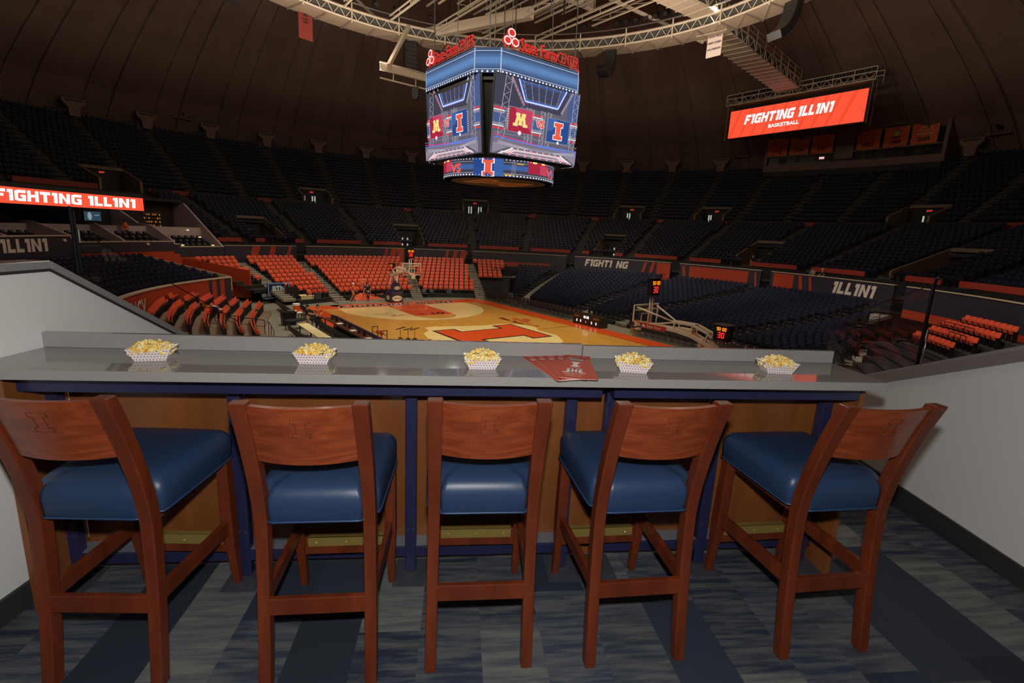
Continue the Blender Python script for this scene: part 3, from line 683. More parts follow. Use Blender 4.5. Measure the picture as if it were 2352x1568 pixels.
# ---- hoops
WMET = M('white_enamel', (222, 205, 186), .35, var=.04); PADN = M('navy_vinyl_pad', (40, 39, 66), .5, var=.06); RIMO = M('orange_rim', (236, 92, 50), .4, var=.03); NET = M('white_net', (236, 222, 190), .7, var=.05)
LEDO = E('amber_led', (255, 140, 20), 1.5); LEDR = E('red_led', (255, 40, 40), 1.7); LEDW = E('white_led', (255, 252, 245), 1.6); YELG = M('lime_logo', (190, 200, 70), .5, var=.03); REDL = M('red_logo', (186, 48, 44), .5, var=.03); WHT = M('white_logo', (235, 230, 222), .5, var=.03)
def clock(par, c, w, h, d, faces, label):
    k = MB(); k.box(c, (w if faces == 'y' else d, d if faces == 'y' else w, h)); k.box((c[0], c[1], c[2]+h/2+.02), (w*1.06, w*1.06 if faces != 'y' else d*1.2, .03)); k.box((c[0], c[1], c[2]-h/2-.02), (w*1.1, w*1.1 if faces != 'y' else d*1.3, .03))
    o = k.build('shot_clock', BLACKP, par); o['label'] = label
    k = MB()
    for sg in (1, -1):
        if faces == 'y': m = frame((c[0], c[1]+sg*(d/2+.005), c[2]), (-sg, 0, 0), (0, 0, 1))
        else: m = frame((c[0]+sg*(d/2+.005), c[1], c[2]), (0, sg, 0), (0, 0, 1))
        put_digits(k, '90:00', 0, h*.12, h*.24, 0, m, 0); put_digits(k, '30', 0, -h*.38, h*.4, 1, m, 0)
    k.build('digits', [LEDO, LEDR], o); return o
def logo(k, m, w, off=.012):
    k.disc((0, 0), w/2, off, 1, m, ry=w*.27); k.disc((0, -.01*w), w*.44, off+.004, 2, m, ry=w*.22); put_text(k, 'LIBMAN', 0, -w*.09, w*.2, 3, m, off+.008, wmax=w*.74, bold=.006)
def hoop(sg, label):       # local: x across, y away from the court, origin under the rim
    a0 = sg*12.75
    yd = AX*sg; ang = math.atan2(yd[1], yd[0])-pi/2
    r = thing('basketball_hoop', cw(a0, 0, .03), ang, label, 'basketball hoop')
    k = MB(); k.loft([[(-.62, 3.52, 0), (.62, 3.52, 0), (.62, 5.0, 0), (-.62, 5.0, 0)], [(-.6, 3.55, .98), (.6, 3.55, .98), (.6, 4.9, .98), (-.6, 4.9, .98)]])
    o = k.build('base', PADN, r, bevel=.05); k = MB()
    m = frame((0, 3.52, .40), (1, 0, 0), (0, 0, 1)); logo(k, m, 1.05); put_text(k, '#1 in cleaning', 0, .36, .12, 3, m, .02, wmax=.8)
    m = frame((-.62, 4.2, .42), (0, -1, 0), (0, 0, 1)); logo(k, m, .8)
    k.build('lettering', [PADN, YELG, WHT, REDL], o)
    k = MB(); k.loft([[(-.5, 3.58, .98), (.5, 3.58, .98), (.5, 4.2, .98), (-.5, 4.2, .98)], [(-.18, 3.5, 2.1), (.18, 3.5, 2.1), (.18, 3.8, 2.1), (-.18, 3.8, 2.1)]])
    o = k.build('neck_pad', PADN, r, bevel=.03); k = MB(); m = frame((0, 3.54, 1.4), (1, 0, 0), norm((0, -.07, 1))); logo(k, m, .62, .02); m = frame((0, 3.49, 1.98), (1, 0, 0), (0, 0, 1)); logo(k, m, .24, .02)
    k.build('lettering', [PADN, YELG, WHT, REDL], o)
    k = MB(); k.beam((0, 3.62, 1.9), (0, 3.55, 2.85), .24, .2, up=(0, 1, 0)); k.build('upright', WMET, r, bevel=.02)
    for x in (-.28, .28):
        k = MB(); k.tube([(x, 5.05, .9), (x*.8, 4.75, 1.7), (x*.6, 4.45, 2.45)], .05, 8); k.build('strut', WMET, r, smooth=True)
    # boom
    k = MB()
    for x in (-.2, .2):
        for (ya, za), (yb, zb) in (((.35, 2.98), (2.2, 3.02)), ((2.2, 3.02), (3.15, 2.92)), ((3.15, 2.92), (4.7, 2.42))): k.beam((x, ya, za), (x, yb, zb), .09, .17)
        for (ya, za), (yb, zb) in (((2.1, 3.38), (3.15, 3.4)), ((3.15, 3.4), (3.95, 3.16)), ((3.95, 3.16), (4.7, 2.55))): k.beam((x, ya, za), (x, yb, zb), .08, .10)
        for (ya, za), (yb, zb) in (((2.2, 3.02), (2.2, 3.38)), ((3.15, 2.92), (3.15, 3.4)), ((3.85, 2.7), (3.95, 3.16))): k.beam((x, ya, za), (x, yb, zb), .07, .07, up=(0, 1, 0))
    for y, z in ((.6, 2.98), (2.1, 3.38), (3.15, 3.4), (4.6, 2.5)): k.beam((-.2, y, z), (.2, y, z), .08, .1)
    k.box((0, 2.75, 3.1), (.3, .7, .16))
    o = k.build('boom', WMET, r, bevel=.008)
    k = MB()
    for x in (-.262, .262): k.box((x, 1.05, 2.96), (.03, 1.5, .24))
    q = k.build('sponsor_panels', REDL, o); k = MB()
    for sx in (-1, 1):
        m = frame((sx*.279, 1.05, 2.96), (0, sx, 0), (0, 0, 1)); put_text(k, 'State Farm', .08, -.06, .14, 0, m, .002); k.disc((-.52, .03), .045, .002, 0, m); k.disc((-.575, -.04), .045, .002, 0, m); k.disc((-.465, -.04), .045, .002, 0, m)
    k.build('lettering', WHT, q)
    for x in (-.8, .8):
        k = MB(); k.tube([(x*.12, 2.15, 3.36), (x*.95, .42, 3.86)], .04, 8); k.build('brace', WMET, r, smooth=True)
    k = MB(); k.beam((-.82, .42, 3.72), (.82, .42, 3.72), .06, .06); k.tube([(-.2, .6, 3.0), (-.12, 2.1, 3.34)], .035); k.tube([(.2, .6, 3.0), (.12, 2.1, 3.34)], .035); k.build('crossbar', WMET, r)
    # board
    gl = MB(); gl.box((0, .365, 3.43), (1.76, .02, 1.0)); gl.build('backboard_glass', GLASS, r)
    k = MB()
    for z in (2.92, 3.945): k.box((0, .37, z), (1.86, .06, .07))
    for x in (-.9, .9): k.box((x, .37, 3.43), (.06, .06, 1.06))
    k.build('backboard_frame', WMET, r, bevel=.006)
    k = MB()
    for z in (3.07, 3.50): k.box((0, .35, z), (.62, .012, .055))
    for x in (-.285, .285): k.box((x, .35, 3.285), (.055, .012, .43))
    k.build('shooters_square', WHT, r)
    k = MB(); k.box((0, .37, 2.885), (1.9, .1, .055)); k.box((-.93, .37, 3.02), (.05, .1, .3)); k.box((.93, .37, 3.02), (.05, .1, .3)); k.build('edge_pad', PADN, r, bevel=.01)
    k = MB(); k.tube([(.23*cos(2*pi*i/24), .23*sin(2*pi*i/24), 3.05) for i in range(24)], .012, 6, closed=True); k.box((0, .29, 3.03), (.14, .12, .1)); k.build('rim', RIMO, r)
    k = MB(); n = 12
    for i in range(n):
        for dr in (1, -1):
            pts = [(.225*cos(2*pi*i/n), .225*sin(2*pi*i/n), 3.045)]
            for j, (rr, z) in enumerate(((.18, 2.92), (.145, 2.8), (.125, 2.7), (.13, 2.62))):
                t = 2*pi*(i+dr*.5*(j+1))/n; pts.append((rr*cos(t), rr*sin(t), z))
            k.tube(pts, .011, 4)
    k.build('net', NET, r)
    for x in (-.1, .1):
        k = MB(); k.tube([(x, .62, 2.95), (x, .66, 4.4)], .045, 8); k.build('clock_post', WMET, r, smooth=True)
    clock(r, (0, .68, 4.86), .62, .76, .28, 'y', 'black shot clock above the backboard')
    k = MB(); k.beam((0, 4.55, 2.5), (0, 4.52, 3.0), .16, .16, up=(0, 1, 0)); k.build('clock_post', WMET, r)
    clock(r, (0, 4.52, 3.32), .72, .62, .28, 'x', 'black shot clock on the end of the boom')
    return r
hoop(1, 'far white basketball hoop standing on the orange baseline before the orange seats')
hoop(-1, 'near white basketball hoop, boom reaching in from the right, before the navy seats')

# ------------------------------------------------------------------ seating bowl
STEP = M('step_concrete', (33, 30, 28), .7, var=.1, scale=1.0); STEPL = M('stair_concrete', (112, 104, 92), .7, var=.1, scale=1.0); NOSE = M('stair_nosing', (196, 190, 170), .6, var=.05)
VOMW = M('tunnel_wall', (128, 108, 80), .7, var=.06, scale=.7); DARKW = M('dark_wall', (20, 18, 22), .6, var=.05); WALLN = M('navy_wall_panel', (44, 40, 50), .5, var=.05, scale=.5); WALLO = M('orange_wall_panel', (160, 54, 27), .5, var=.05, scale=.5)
FASC = M('orange_fascia', (140, 44, 26), .6, var=.05, scale=.5); STAIRU = M('upper_stair', (64, 58, 52), .7, var=.1, scale=1.0)
CREAM = M('cream_cap', (176, 158, 132), .5, var=.04); LETW = M('white_wall_letter', (205, 190, 180), .5, var=.03); RAIL = M('black_rail', (14, 14, 15), .4, var=.05)
def arc_pts(R, t0, t1, z, step=1.5):
    n = max(1, int(abs(t1-t0)/step+.5)); return [pw(R, t0+(t1-t0)*i/n, z) for i in range(n+1)]
def strip(b, lo, hi, mi=0):
    n = len(lo); b.add(list(lo)+list(hi), [(i, i+1, n+i+1, n+i) for i in range(n-1)], mi)
def curved_box(b, R0, R1, t0, t1, z0, z1, mi=0, step=1.5):
    A = arc_pts(R0, t0, t1, z0, step); B_ = arc_pts(R1, t0, t1, z0, step); Cc = arc_pts(R1, t0, t1, z1, step); D = arc_pts(R0, t0, t1, z1, step)
    b.loft([[A[i], B_[i], Cc[i], D[i]] for i in range(len(A))], mi)
GAPS = [137.1, 113.0, 99.0, 74.1, 49.5, 30.0, 5.0]
VB = [140.0, 111.2, 67.3, 38.2, 10.4]; VC = [153.0, 125.1, 96.5, 67.5, 53.2, 25.0]
AISB = [134-12.13*k for k in range(-1, 14)]; AISC = [151.2-7.33*k for k in range(-4, 26)]
B_R = [32.4+.85*i for i in range(16)]; B_Z = [4.75+.3*i for i in range(16)]
C_R = [47.2+.83*i for i in range(16)]; C_Z = [9.9+.53*i for i in range(16)]
VBH, VCH = 2.45, 2.25       # half widths in degrees
def in_vom(th, R):
    if 33.5 < R < 39.4: return any(abs(th-v) < VBH for v in VB)
    if 46.5 < R < 50.3: return any(abs(th-v) < VCH for v in VC)
    return False
def tier(b, Rs, Zs, t0, t1, back, mi=0):
    st = 1.0
    n = int((t1-t0)/st)
    for i, (R, z) in enumerate(zip(Rs, Zs)):
        R1 = Rs[i+1] if i+1 < len(Rs) else back
        zp = Zs[i-1] if i else z-.6
        for j in range(n):
            a, c = t0+j*st, t0+(j+1)*st
            if in_vom((a+c)/2, R+.3): continue
            b.add([pw(R, a, z), pw(R, c, z), pw(R1, c, z), pw(R1, a, z)], [(0, 3, 2, 1)], mi)
            b.add([pw(R, a, zp), pw(R, c, zp), pw(R, c, z), pw(R, a, z)], [(0, 1, 2, 3)], mi)
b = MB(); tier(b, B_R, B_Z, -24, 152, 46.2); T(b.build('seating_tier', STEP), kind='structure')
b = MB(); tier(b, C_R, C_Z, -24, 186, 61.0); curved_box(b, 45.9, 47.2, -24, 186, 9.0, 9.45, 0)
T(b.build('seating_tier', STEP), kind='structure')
# stairs in the upper tiers (a little paler than the treads)
b = MB()
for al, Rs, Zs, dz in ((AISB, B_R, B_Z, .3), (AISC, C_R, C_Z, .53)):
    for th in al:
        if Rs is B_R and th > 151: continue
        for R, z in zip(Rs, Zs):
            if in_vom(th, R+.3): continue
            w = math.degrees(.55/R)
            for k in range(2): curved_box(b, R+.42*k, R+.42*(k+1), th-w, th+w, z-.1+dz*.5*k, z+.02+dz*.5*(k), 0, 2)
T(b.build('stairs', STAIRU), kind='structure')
# low front walls (ring) between the stair gaps, with lettering and stripes
edges = [152.3]+GAPS+[-24]
def wall_ring(t0, t1, idx):
    b = MB(); curved_box(b, 30.2, 30.42, t0, t1, 2.3, 4.58, 0); curved_box(b, 30.16, 30.46, t0, t1, 4.58, 4.64, 1)
    return b
for i in range(len(edges)-1):
    hi = edges[i]-(1.0 if i else 0); lo = edges[i+1]+(1.0 if i < len(edges)-2 else 0)
    if i == 2: lo, hi = lo-.2, hi+.2
    b = wall_ring(lo, hi, i); mats = [WALLN, CREAM, WALLO, LETW]
    def on(th0, th1, z0, z1, mi, lean=0.0):
        n = max(2, int(abs(th1-th0)/1.0)+1)
        P = [pw(30.185, th0+(th1-th0)*k/n, z0) for k in range(n+1)]; Q = [pw(30.185, th0+lean+(th1-th0)*k/n, z1) for k in range(n+1)]
        strip(b, P, Q, mi)
    if i in (0, 2): # diagonal orange stripes near the stair gap
        for k, w in enumerate((1.9, 1.3, .8)):
            base = (lo+.2+2.2*k) if i == 2 else (hi-3.2*k-6)
            on(base, base+w*.8, 3.0, 4.55, 2, -.9)
    if i == 1: on(lo+.3, lo+1.8, 3.0, 4.55, 2); on(lo+2.6, lo+3.9, 3.0, 4.55, 2, -.8); on(lo+4.6, lo+5.2, 3.0, 4.55, 2, -.8)
    if i == 3: on(lo+4, hi-1, 2.9, 3.45, 2)
    if i == 4: on(lo+.1, lo+3.2, 2.6, 4.5, 2); on(lo+4.2, lo+4.9, 3.3, 4.5, 2, -.6); on(lo+6, lo+6.6, 3.3, 4.5, 2, -.6)
    if i == 5: on(lo+2.6, hi-2.2, 2.9, 4.4, 2); on(hi-1.6, hi-1.0, 3.0, 4.4, 2, .5); on(lo+.6, lo+1.0, 3.0, 4.4, 2, .4)
    if i == 6: on(hi-4.6, hi-.6, 2.9, 4.5, 2); on(hi-6.6, hi-5.9, 3.2, 4.5, 2, .5); on(hi-8.4, hi-7.9, 3.2, 4.5, 2, .5)
    if i == 7: on(-24, hi-.2, 2.35, 2.95, 2)
    wl = b.build(f'wall_ring_{i+1}', mats); T(wl, kind='structure')
    def ring_word(word, tleft, tright, z0, h):
        quads, w = block_word(word); k = MB()
        for q in quads:
            P = []
            poly = q
            for px, py in poly: P.append(pw(30.17, tleft+(tright-tleft)*px/w, z0+h*py))
            k.add(P, [tuple(range(len(P)))], 0)
        o = k.build('lettering', LETW, wl); return o
    if i == 4: ring_word('FIGHTI', 70.6, 64.0, 3.52, .86); ring_word('NG', 63.2, 60.2, 3.52, .86)
    if i == 6: ring_word('ILLINI', 17.0, 8.9, 3.35, 1.0)
# walkway behind the ring wall and the orange fascia below tier B
b = MB(); curved_box(b, 30.4, 32.5, -24, 152, 3.6, 3.75, 0); curved_box(b, 31.75, 31.95, -24, 152, 3.7, 4.8, 1); T(b.build('walkway', [STEP, DARKW]), kind='structure')
def segments(cuts, t0, t1):
    out = []; cur = t1
    for c, w in sorted(cuts, reverse=True):
        if c+w < cur and c-w > t0-5: out.append((c+w, cur))
        cur = min(cur, c-w)
    out.append((t0, cur)); return [(a, c) for a, c in out if c-a > .8]
n_tr = 10
for a, c in segments([(t, 1.05) for t in AISB]+[(v, 2.7) for v in VB], -24, 152):
    b = MB(); curved_box(b, 31.66, 31.76, a+.3, c-.3, 4.92, 5.34, 0)
    T(b.build(f'trim_{n_tr}', FASC), kind='structure'); n_tr += 1
for a, c in segments([(t, .95) for t in AISC[::2]]+[(v, 2.6) for v in VC], -24, 186):
    b = MB(); curved_box(b, 46.4, 46.55, a+.3, c-.3, 9.55, 10.07, 0)
    T(b.build(f'trim_{n_tr}', FASC), kind='structure'); n_tr += 1

# vomitories: sloping side walls, lintel, dark back wall, doors, exit sign
DOORL = E('lit_door_glass', (205, 215, 200), .62); EXITR = E('exit_red', (255, 70, 60), .75); SIGNB = M('sign_box', (40, 34, 32), .5, var=.05)
def vomitory(v, hw, R0, R1, zf, ztop, doors, idx):
    b = MB()
    zslope = lambda R: zf+.4+(ztop-.15-zf-.4)*(R-R0)/(R1-R0)
    for sg in (-1, 1):
        th = v+sg*hw; th2 = th+sg*.28
        P = [pw(R0, th, zf-.6), pw(R1+.4, th, zf-.6), pw(R1+.4, th, ztop), pw(R0, th, zslope(R0)+.35)]
        Q = [pw(R0, th2, zf-.6), pw(R1+.4, th2, zf-.6), pw(R1+.4, th2, ztop), pw(R0, th2, zslope(R0)+.35)]
        b.hexa(P+Q, 0)
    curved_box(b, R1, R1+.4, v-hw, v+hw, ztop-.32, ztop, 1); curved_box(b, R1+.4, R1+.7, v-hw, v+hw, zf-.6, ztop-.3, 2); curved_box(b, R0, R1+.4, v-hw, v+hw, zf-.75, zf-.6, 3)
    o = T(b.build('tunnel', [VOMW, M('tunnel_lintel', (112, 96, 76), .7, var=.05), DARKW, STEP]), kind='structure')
    m = frame(pw(R1-.02, v, ztop-.55), (-sin(rad(v)), cos(rad(v)), 0), (0, 0, 1))
    m = frame(pw(R1+.3, v, ztop-.72), (sin(rad(v)), -cos(rad(v)), 0), (0, 0, 1))
    k = MB(); k.box((0, .1, 0), (.62, .3, .1), 0, m); k.box((0, .27, 0), (.05, .1, .04), 0, m); s = k.build('exit_sign', SIGNB); T(s, f'small red glowing exit sign hanging in the {idx} stair tunnel', 'exit sign', 'exit signs in the tunnels')
    k = MB(); put_text(k, 'EXIT', 0, .01, .19, 0, m, .056, bold=.012); k.build('lettering', EXITR, s)
    if doors:
        k = MB(); md = frame(pw(R1+.38, v, zf-.6), (sin(rad(v)), -cos(rad(v)), 0), (0, 0, 1))
        d = T(k, None) if False else None
        for x in doors:
            k.rect(x-.09, .5, x+.09, 1.6, .03, 0, md)
        kk = MB(); kk.box((0, 1.0, 0), (3.0, 2.0, .04), 0, md); dd = kk.build(f'door_{idx.split()[0]}' if False else 'door', DARKW); T(dd, kind='structure'); k.build('lit_glass', DOORL, dd)
side = ['leftmost lower', 'second lower', 'third lower', 'fourth lower', 'rightmost lower']
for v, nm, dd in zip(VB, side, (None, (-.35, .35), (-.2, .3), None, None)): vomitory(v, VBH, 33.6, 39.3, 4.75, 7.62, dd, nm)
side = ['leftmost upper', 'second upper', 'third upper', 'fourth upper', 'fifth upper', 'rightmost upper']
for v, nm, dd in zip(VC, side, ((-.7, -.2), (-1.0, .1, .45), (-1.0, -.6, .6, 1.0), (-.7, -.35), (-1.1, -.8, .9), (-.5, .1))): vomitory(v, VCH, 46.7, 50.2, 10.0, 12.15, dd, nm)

# ---- lower bowl rows. each row: list of (plan point, outward angle); steps under it
def Rs_side(th):
    d = min(abs((th-TH_AY+180) % 360-180), abs((th-TH_AY-180+180) % 360-180)); d = min(d, 90)
    return min(18.7, 11.6/max(.3, cos(rad(d))))
SEATS = []      # dicts: p, yaw, col, blk, row, k
def seat(th, R, z, col, blk, row, k):
    SEATS.append(dict(p=pw(R, th, z), yaw=rad(th-90), col=col, blk=blk, row=row, k=k))
lowb = MB(); stairb = MB(); noseb = MB()
def row_strip(R0f, R1f, t0, t1, z, zprev):
    n = max(2, int((t1-t0)/1.0)); A = []; B_ = []; A0 = []
    for i in range(n+1):
        t = t0+(t1-t0)*i/n; A.append(pw(R0f(t), t, z)); B_.append(pw(R1f(t), t, z)); A0.append(pw(R0f(t), t, zprev))
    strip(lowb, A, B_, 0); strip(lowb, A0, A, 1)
# end stand, orange
AISL = [(pw(29.6, 138.2)[:2], cw(17.0, -4.75)[:2]), (pw(29.6, 114.0)[:2], cw(17.9, 3.0)[:2]), (pw(29.6, 98.7)[:2], cw(15.6, 9.3)[:2]), (pw(29.6, 150.6)[:2], cw(17.6, -9.4)[:2])]
def off_aisle(p, half=.62):
    for a, c in AISL:
        a, c = np.array(a), np.array(c); d = norm(c-a); q = np.array(p[:2])-a; t = q@d; s = d[0]*q[1]-d[1]*q[0]
        if abs(s) < half: return False
    return True
NE = 10; ER = [19.5+1.03*i for i in range(NE)]; EZ = [.38+.272*i for i in range(NE)]
for i in range(NE):
    R1 = ER[i+1] if i+1 < NE else 30.2
    row_strip(lambda t, R=ER[i]: R, lambda t, R=R1: R, 88, 153.5 if i < 3 else 159, EZ[i], EZ[i-1] if i else .0)
    R = ER[i]+.55; n = int(rad(158.6-89)*R/.56); k = {}
    for j in range(n):
        th = 158.6-math.degrees(j*.56/R); p = pw(R, th)
        if not off_aisle(p): continue
        if th < 98 and i < 4: continue
        if th > 150 and i < 2 or th > 153+.9*(i-2): continue
        blk = 'left of the left stairs' if (lambda a, c: (c[0]-a[0])*(p[1]-a[1])-(c[1]-a[1])*(p[0]-a[0]))(*AISL[0]) < 0 else ('between the two stairs' if (lambda a, c: (c[0]-a[0])*(p[1]-a[1])-(c[1]-a[1])*(p[0]-a[0]))(*AISL[1]) < 0 else ('right of the basket' if th > 98.7 else 'by the camera platform'))
        k[blk] = k.get(blk, 0)+1
        seat(th, R, EZ[i], 'orange', 'end '+blk, i+1, k[blk])
b = MB()
for k in range(6):
    f0, f1 = k/6, (k+1)/6; P = []
    for zz in (0, 1):
        for f, q in ((f0, 0), (f1, 0), (f1, .25), (f0, .25)): P.append(pw(24.0+6.1*f, 156.6+3.4*f+q, .3 if zz == 0 else 2.75+.75*f))
    b.hexa(P, 0)
T(b.build('wall_end_stand', WALLO), kind='structure')
# aisle stairs for the end stand
for a, c in AISL:
    a, c = np.array(a), np.array(c); L = np.linalg.norm(c-a); d = (c-a)/L; nrm = np.array([-d[1], d[0]])
    n = 20
    for i in range(n):
        p = a+d*L*(i+.5)/n; R = math.hypot(p[0]-CX, p[1]-CY); z = max(.06, .38+.272*(R-19.5)/1.03)
        m = frame((p[0], p[1], ZC), (nrm[0], nrm[1], 0), (d[0], d[1], 0)); m[:3, 2] = (0, 0, 1)
        stairb.box((0, 0, z-.12), (1.1, L/n, .24), 0, m); noseb.box((0, L/n/2-.04, z+.004), (1.1, .09, .012), 0, m)
# side stand, navy
NSIDE = 18
def side_R(th, f): return Rs_side(th)+(29.4-Rs_side(th))*f
def side_z(f): return .3+2.2*f**1.15
def side_block(hi, lo, n, blk, mh=.75, ml=.75):     # hi, lo: (angle at the front, angle at the wall)
    lerp = lambda p, f: float(np.interp(f, [0, 1], p)) if len(p) == 2 else float(np.interp(f, [0, .34, .6, 1], p))
    for i in range(n):
        f0, f1, fm = i/n, (i+1)/n, (i+.5)/n; z = side_z(i/(n-1)); zp = side_z((i-1)/(n-1)) if i else 0
        h_, l_ = lerp(hi, fm), lerp(lo, fm); h_ -= math.degrees(mh/side_R(h_, fm)); l_ += math.degrees(ml/side_R(l_, fm))
        if h_-l_ < 2: continue
        row_strip(lambda t: side_R(t, f0), lambda t: side_R(t, f1) if i+1 < n else 30.2, l_, h_, z, zp)
        th = h_-.5; k = 0
        while th > l_+.5:
            p = pw(side_R(th, fm), th); q = pw(side_R(th-.5, fm), th-.5); ds = math.hypot(q[0]-p[0], q[1]-p[1])/.5
            yaw = math.atan2(q[1]-p[1], q[0]-p[0]); k += 1
            SEATS.append(dict(p=(p[0], p[1], ZC+z), yaw=yaw, col='navy', blk=blk, row=i+1, k=k)); th -= .55/ds
def side_stairs(th_bot, th_top):
    n = 36
    for i in range(n):
        f = i/n; th = th_bot+(th_top-th_bot)*f; p = pw(side_R(th, f), th); th2 = th_bot+(th_top-th_bot)*(i+1)/n; q = pw(side_R(th2, (i+1)/n), th2)
        d = norm((q[0]-p[0], q[1]-p[1])); dl = math.hypot(q[0]-p[0], q[1]-p[1])
        m = frame((p[0], p[1], ZC), (-d[1], d[0], 0), (d[0], d[1], 0), (0, 0, 1)); z = side_z(f)
        stairb.box((0, dl/2, z-.12), (1.2, dl*1.02, .24), 0, m)
        if i % 2 == 0: noseb.box((0, .05, z+.004), (1.2, .1, .012), 0, m)
SA = [(81.5, 75.2), (51.5, 49.4), (29.3, 29.4), (-3.6, 5.2)]
side_block((88, 88), SA[0], 12, 'far corner, left of the first stairs')
side_block(SA[0], SA[1], 16, 'below the split white word')
side_block(SA[1], SA[2], 18, 'behind the low scoreboard table')
side_block(SA[2], SA[3], 18, 'below the second white wall word')
BND = (-31.0, -17.3, -4.6, 3.2)
side_block(SA[3], BND, 18, 'right of the last stairs', ml=.2)
for a_ in SA: side_stairs(*a_)
T(lowb.build('lower_tier', [STEP, DARKW]), kind='structure'); so = T(stairb.build('stairs', STEPL), kind='structure'); noseb.build('stair_nosings', NOSE, so)

# ---- left side: raised navy block, retractable orange rows, suites
def in_left_platform(): pass
PL_T0, PL_T1 = 168.0, 214.0
for i in range(8):
    R0 = 21.9+.98*i; z = 2.05+.17*i
    row_t = MB()
plb = MB()
for i in range(8):
    R0 = 21.9+.98*i; z = 2.05+.17*i
    A = arc_pts(R0, PL_T0, PL_T1, z); B_ = arc_pts(R0+.98, PL_T0, PL_T1, z); strip(plb, A, B_, 0); A0 = arc_pts(R0, PL_T0, PL_T1, z-.2); strip(plb, A0, A, 0)
    n = int(rad(PL_T1-PL_T0-1)*R0/.55)
    for j in range(n): seat(PL_T0+.8+math.degrees(j*.55/R0), R0+.6, z, 'navy', 'raised block at the left', i+1, j+1)
curved_box(plb, 21.4, 21.6, PL_T0, PL_T1, 0, 2.62, 1, 2); curved_box(plb, 21.34, 21.66, PL_T0, PL_T1, 2.62, 2.7, 2, 2)
e0, e1 = pw(21.4, PL_T0, 0), pw(29.9, PL_T0+.2, 0)
for k in range(8):
    f0, f1 = k/8, (k+1)/8; z0, z1 = 2.7+1.25*f0, 2.7+1.25*f1
    p = [pw(21.4+8.6*f, PL_T0-.25*q, z) for f, q, z in ((f0, 0, 1.6), (f1, 0, 1.6), (f1, 1, 1.6), (f0, 1, 1.6), (f0, 0, z0), (f1, 0, z1), (f1, 1, z1), (f0, 1, z0))]; plb.hexa(p, 2)
for th, w in ((PL_T0+3.2, .9), (PL_T0+5.4, .9)): strip(plb, arc_pts(21.38, th, th+w, .3), arc_pts(21.38, th, th+w, 2.6), 3)
strip(plb, arc_pts(21.38, PL_T0+.1, PL_T0+1.9, .3), arc_pts(21.38, PL_T0+.1, PL_T0+1.9, 2.6), 3)
pl = T(plb.build('raised_seating_platform', [STEP, WALLO, CREAM, WALLN]), kind='structure')
k = MB(); v_, f_ = text('NCY'); vs = []
w_ = v_[:, 0].max()-v_[:, 0].min()
for x, y, z in v_: vs.append(pw(21.365, 199.2-5.2*(x/w_+.5), .6+1.75*y))
k.add(vs, f_, 0); k.build('lettering', LETW, pl)

def left_f(a): return np.interp(a, [2.0, 4.27, 7.8, 11, 14.2], [-14.7, -14.55, -14.05, -13.23, -12.27])
rtb = MB()
for j in range(7):
    zt = .12+.2*j; off = -.82*j
    aa = np.linspace(2.0, 14.6-.1*j, 14)
    A = [cw(a, left_f(a)+off+.75, zt) for a in aa]; B_ = [cw(a, left_f(a)+off-.08, zt) for a in aa]; Z0 = [cw(a, left_f(a)+off+.75, max(0, zt-.2)) for a in aa]
    strip(rtb, B_, A, 0); strip(rtb, A, Z0, 0)
    a = 14.3-.12*j; kk = 0
    while a > 2.6:
        if not (10.75-.25*j < a < 11.6-.25*j):
            kk += 1; s = (left_f(a+.2)-left_f(a-.2))/.4
            p = cw(a, left_f(a)+off, zt); dirv = AX+AY*s    # along the row
            yaw = math.atan2(-dirv[1], -dirv[0])+pi
            # outward normal is -AY side
            outv = np.array([-AY[0], -AY[1]])+AX*s*1.0; yaw = math.atan2(outv[1], outv[0])-pi/2
            SEATS.append(dict(p=p, yaw=yaw, col='orange', blk='retractable rows at the left', row=j+1, k=kk))
        a -= .5
T(rtb.build('retractable_steps', M('worn_plank', (120, 96, 78), .6, var=.1)), kind='structure')
# right-hand orange block, four rows facing the court
for j, (R, zt) in enumerate(((26.75, 1.50), (27.65, 1.88), (28.5, 2.27), (29.3, 2.65))):
    n = (8, 9, 10, 9)[j]; t0 = (-9.2, -8.8, -8.3, -9.0)[j]
    for q in range(n): SEATS.append(dict(p=pw(R, t0-math.degrees(q*.5/R), zt), yaw=rad(t0-math.degrees(q*.5/R)-90), col='orange', blk='right block', row=j+1, k=q+1))
orb = MB()
for j, (R, zt) in enumerate(((26.3, 1.50), (27.2, 1.88), (28.05, 2.27), (28.85, 2.65))): curved_box(orb, R, R+1.0, -21, -7.6, zt-.4, zt, 0)
[curved_box(orb, 17.0+k, 18.0+k, -34, min(-7.4 if k >= 9 else 3, float(np.interp((17.0+k-18.7)/10.7, [0, .34, .6, 1], BND))-.5), 0, .28+.12*k, 1, 2) for k in range(13)]  # added dark boxes, standing in for the unlit floor beside the navy stand
T(orb.build('steps_and_shade_boxes', [STEP, DARKW]), kind='structure')
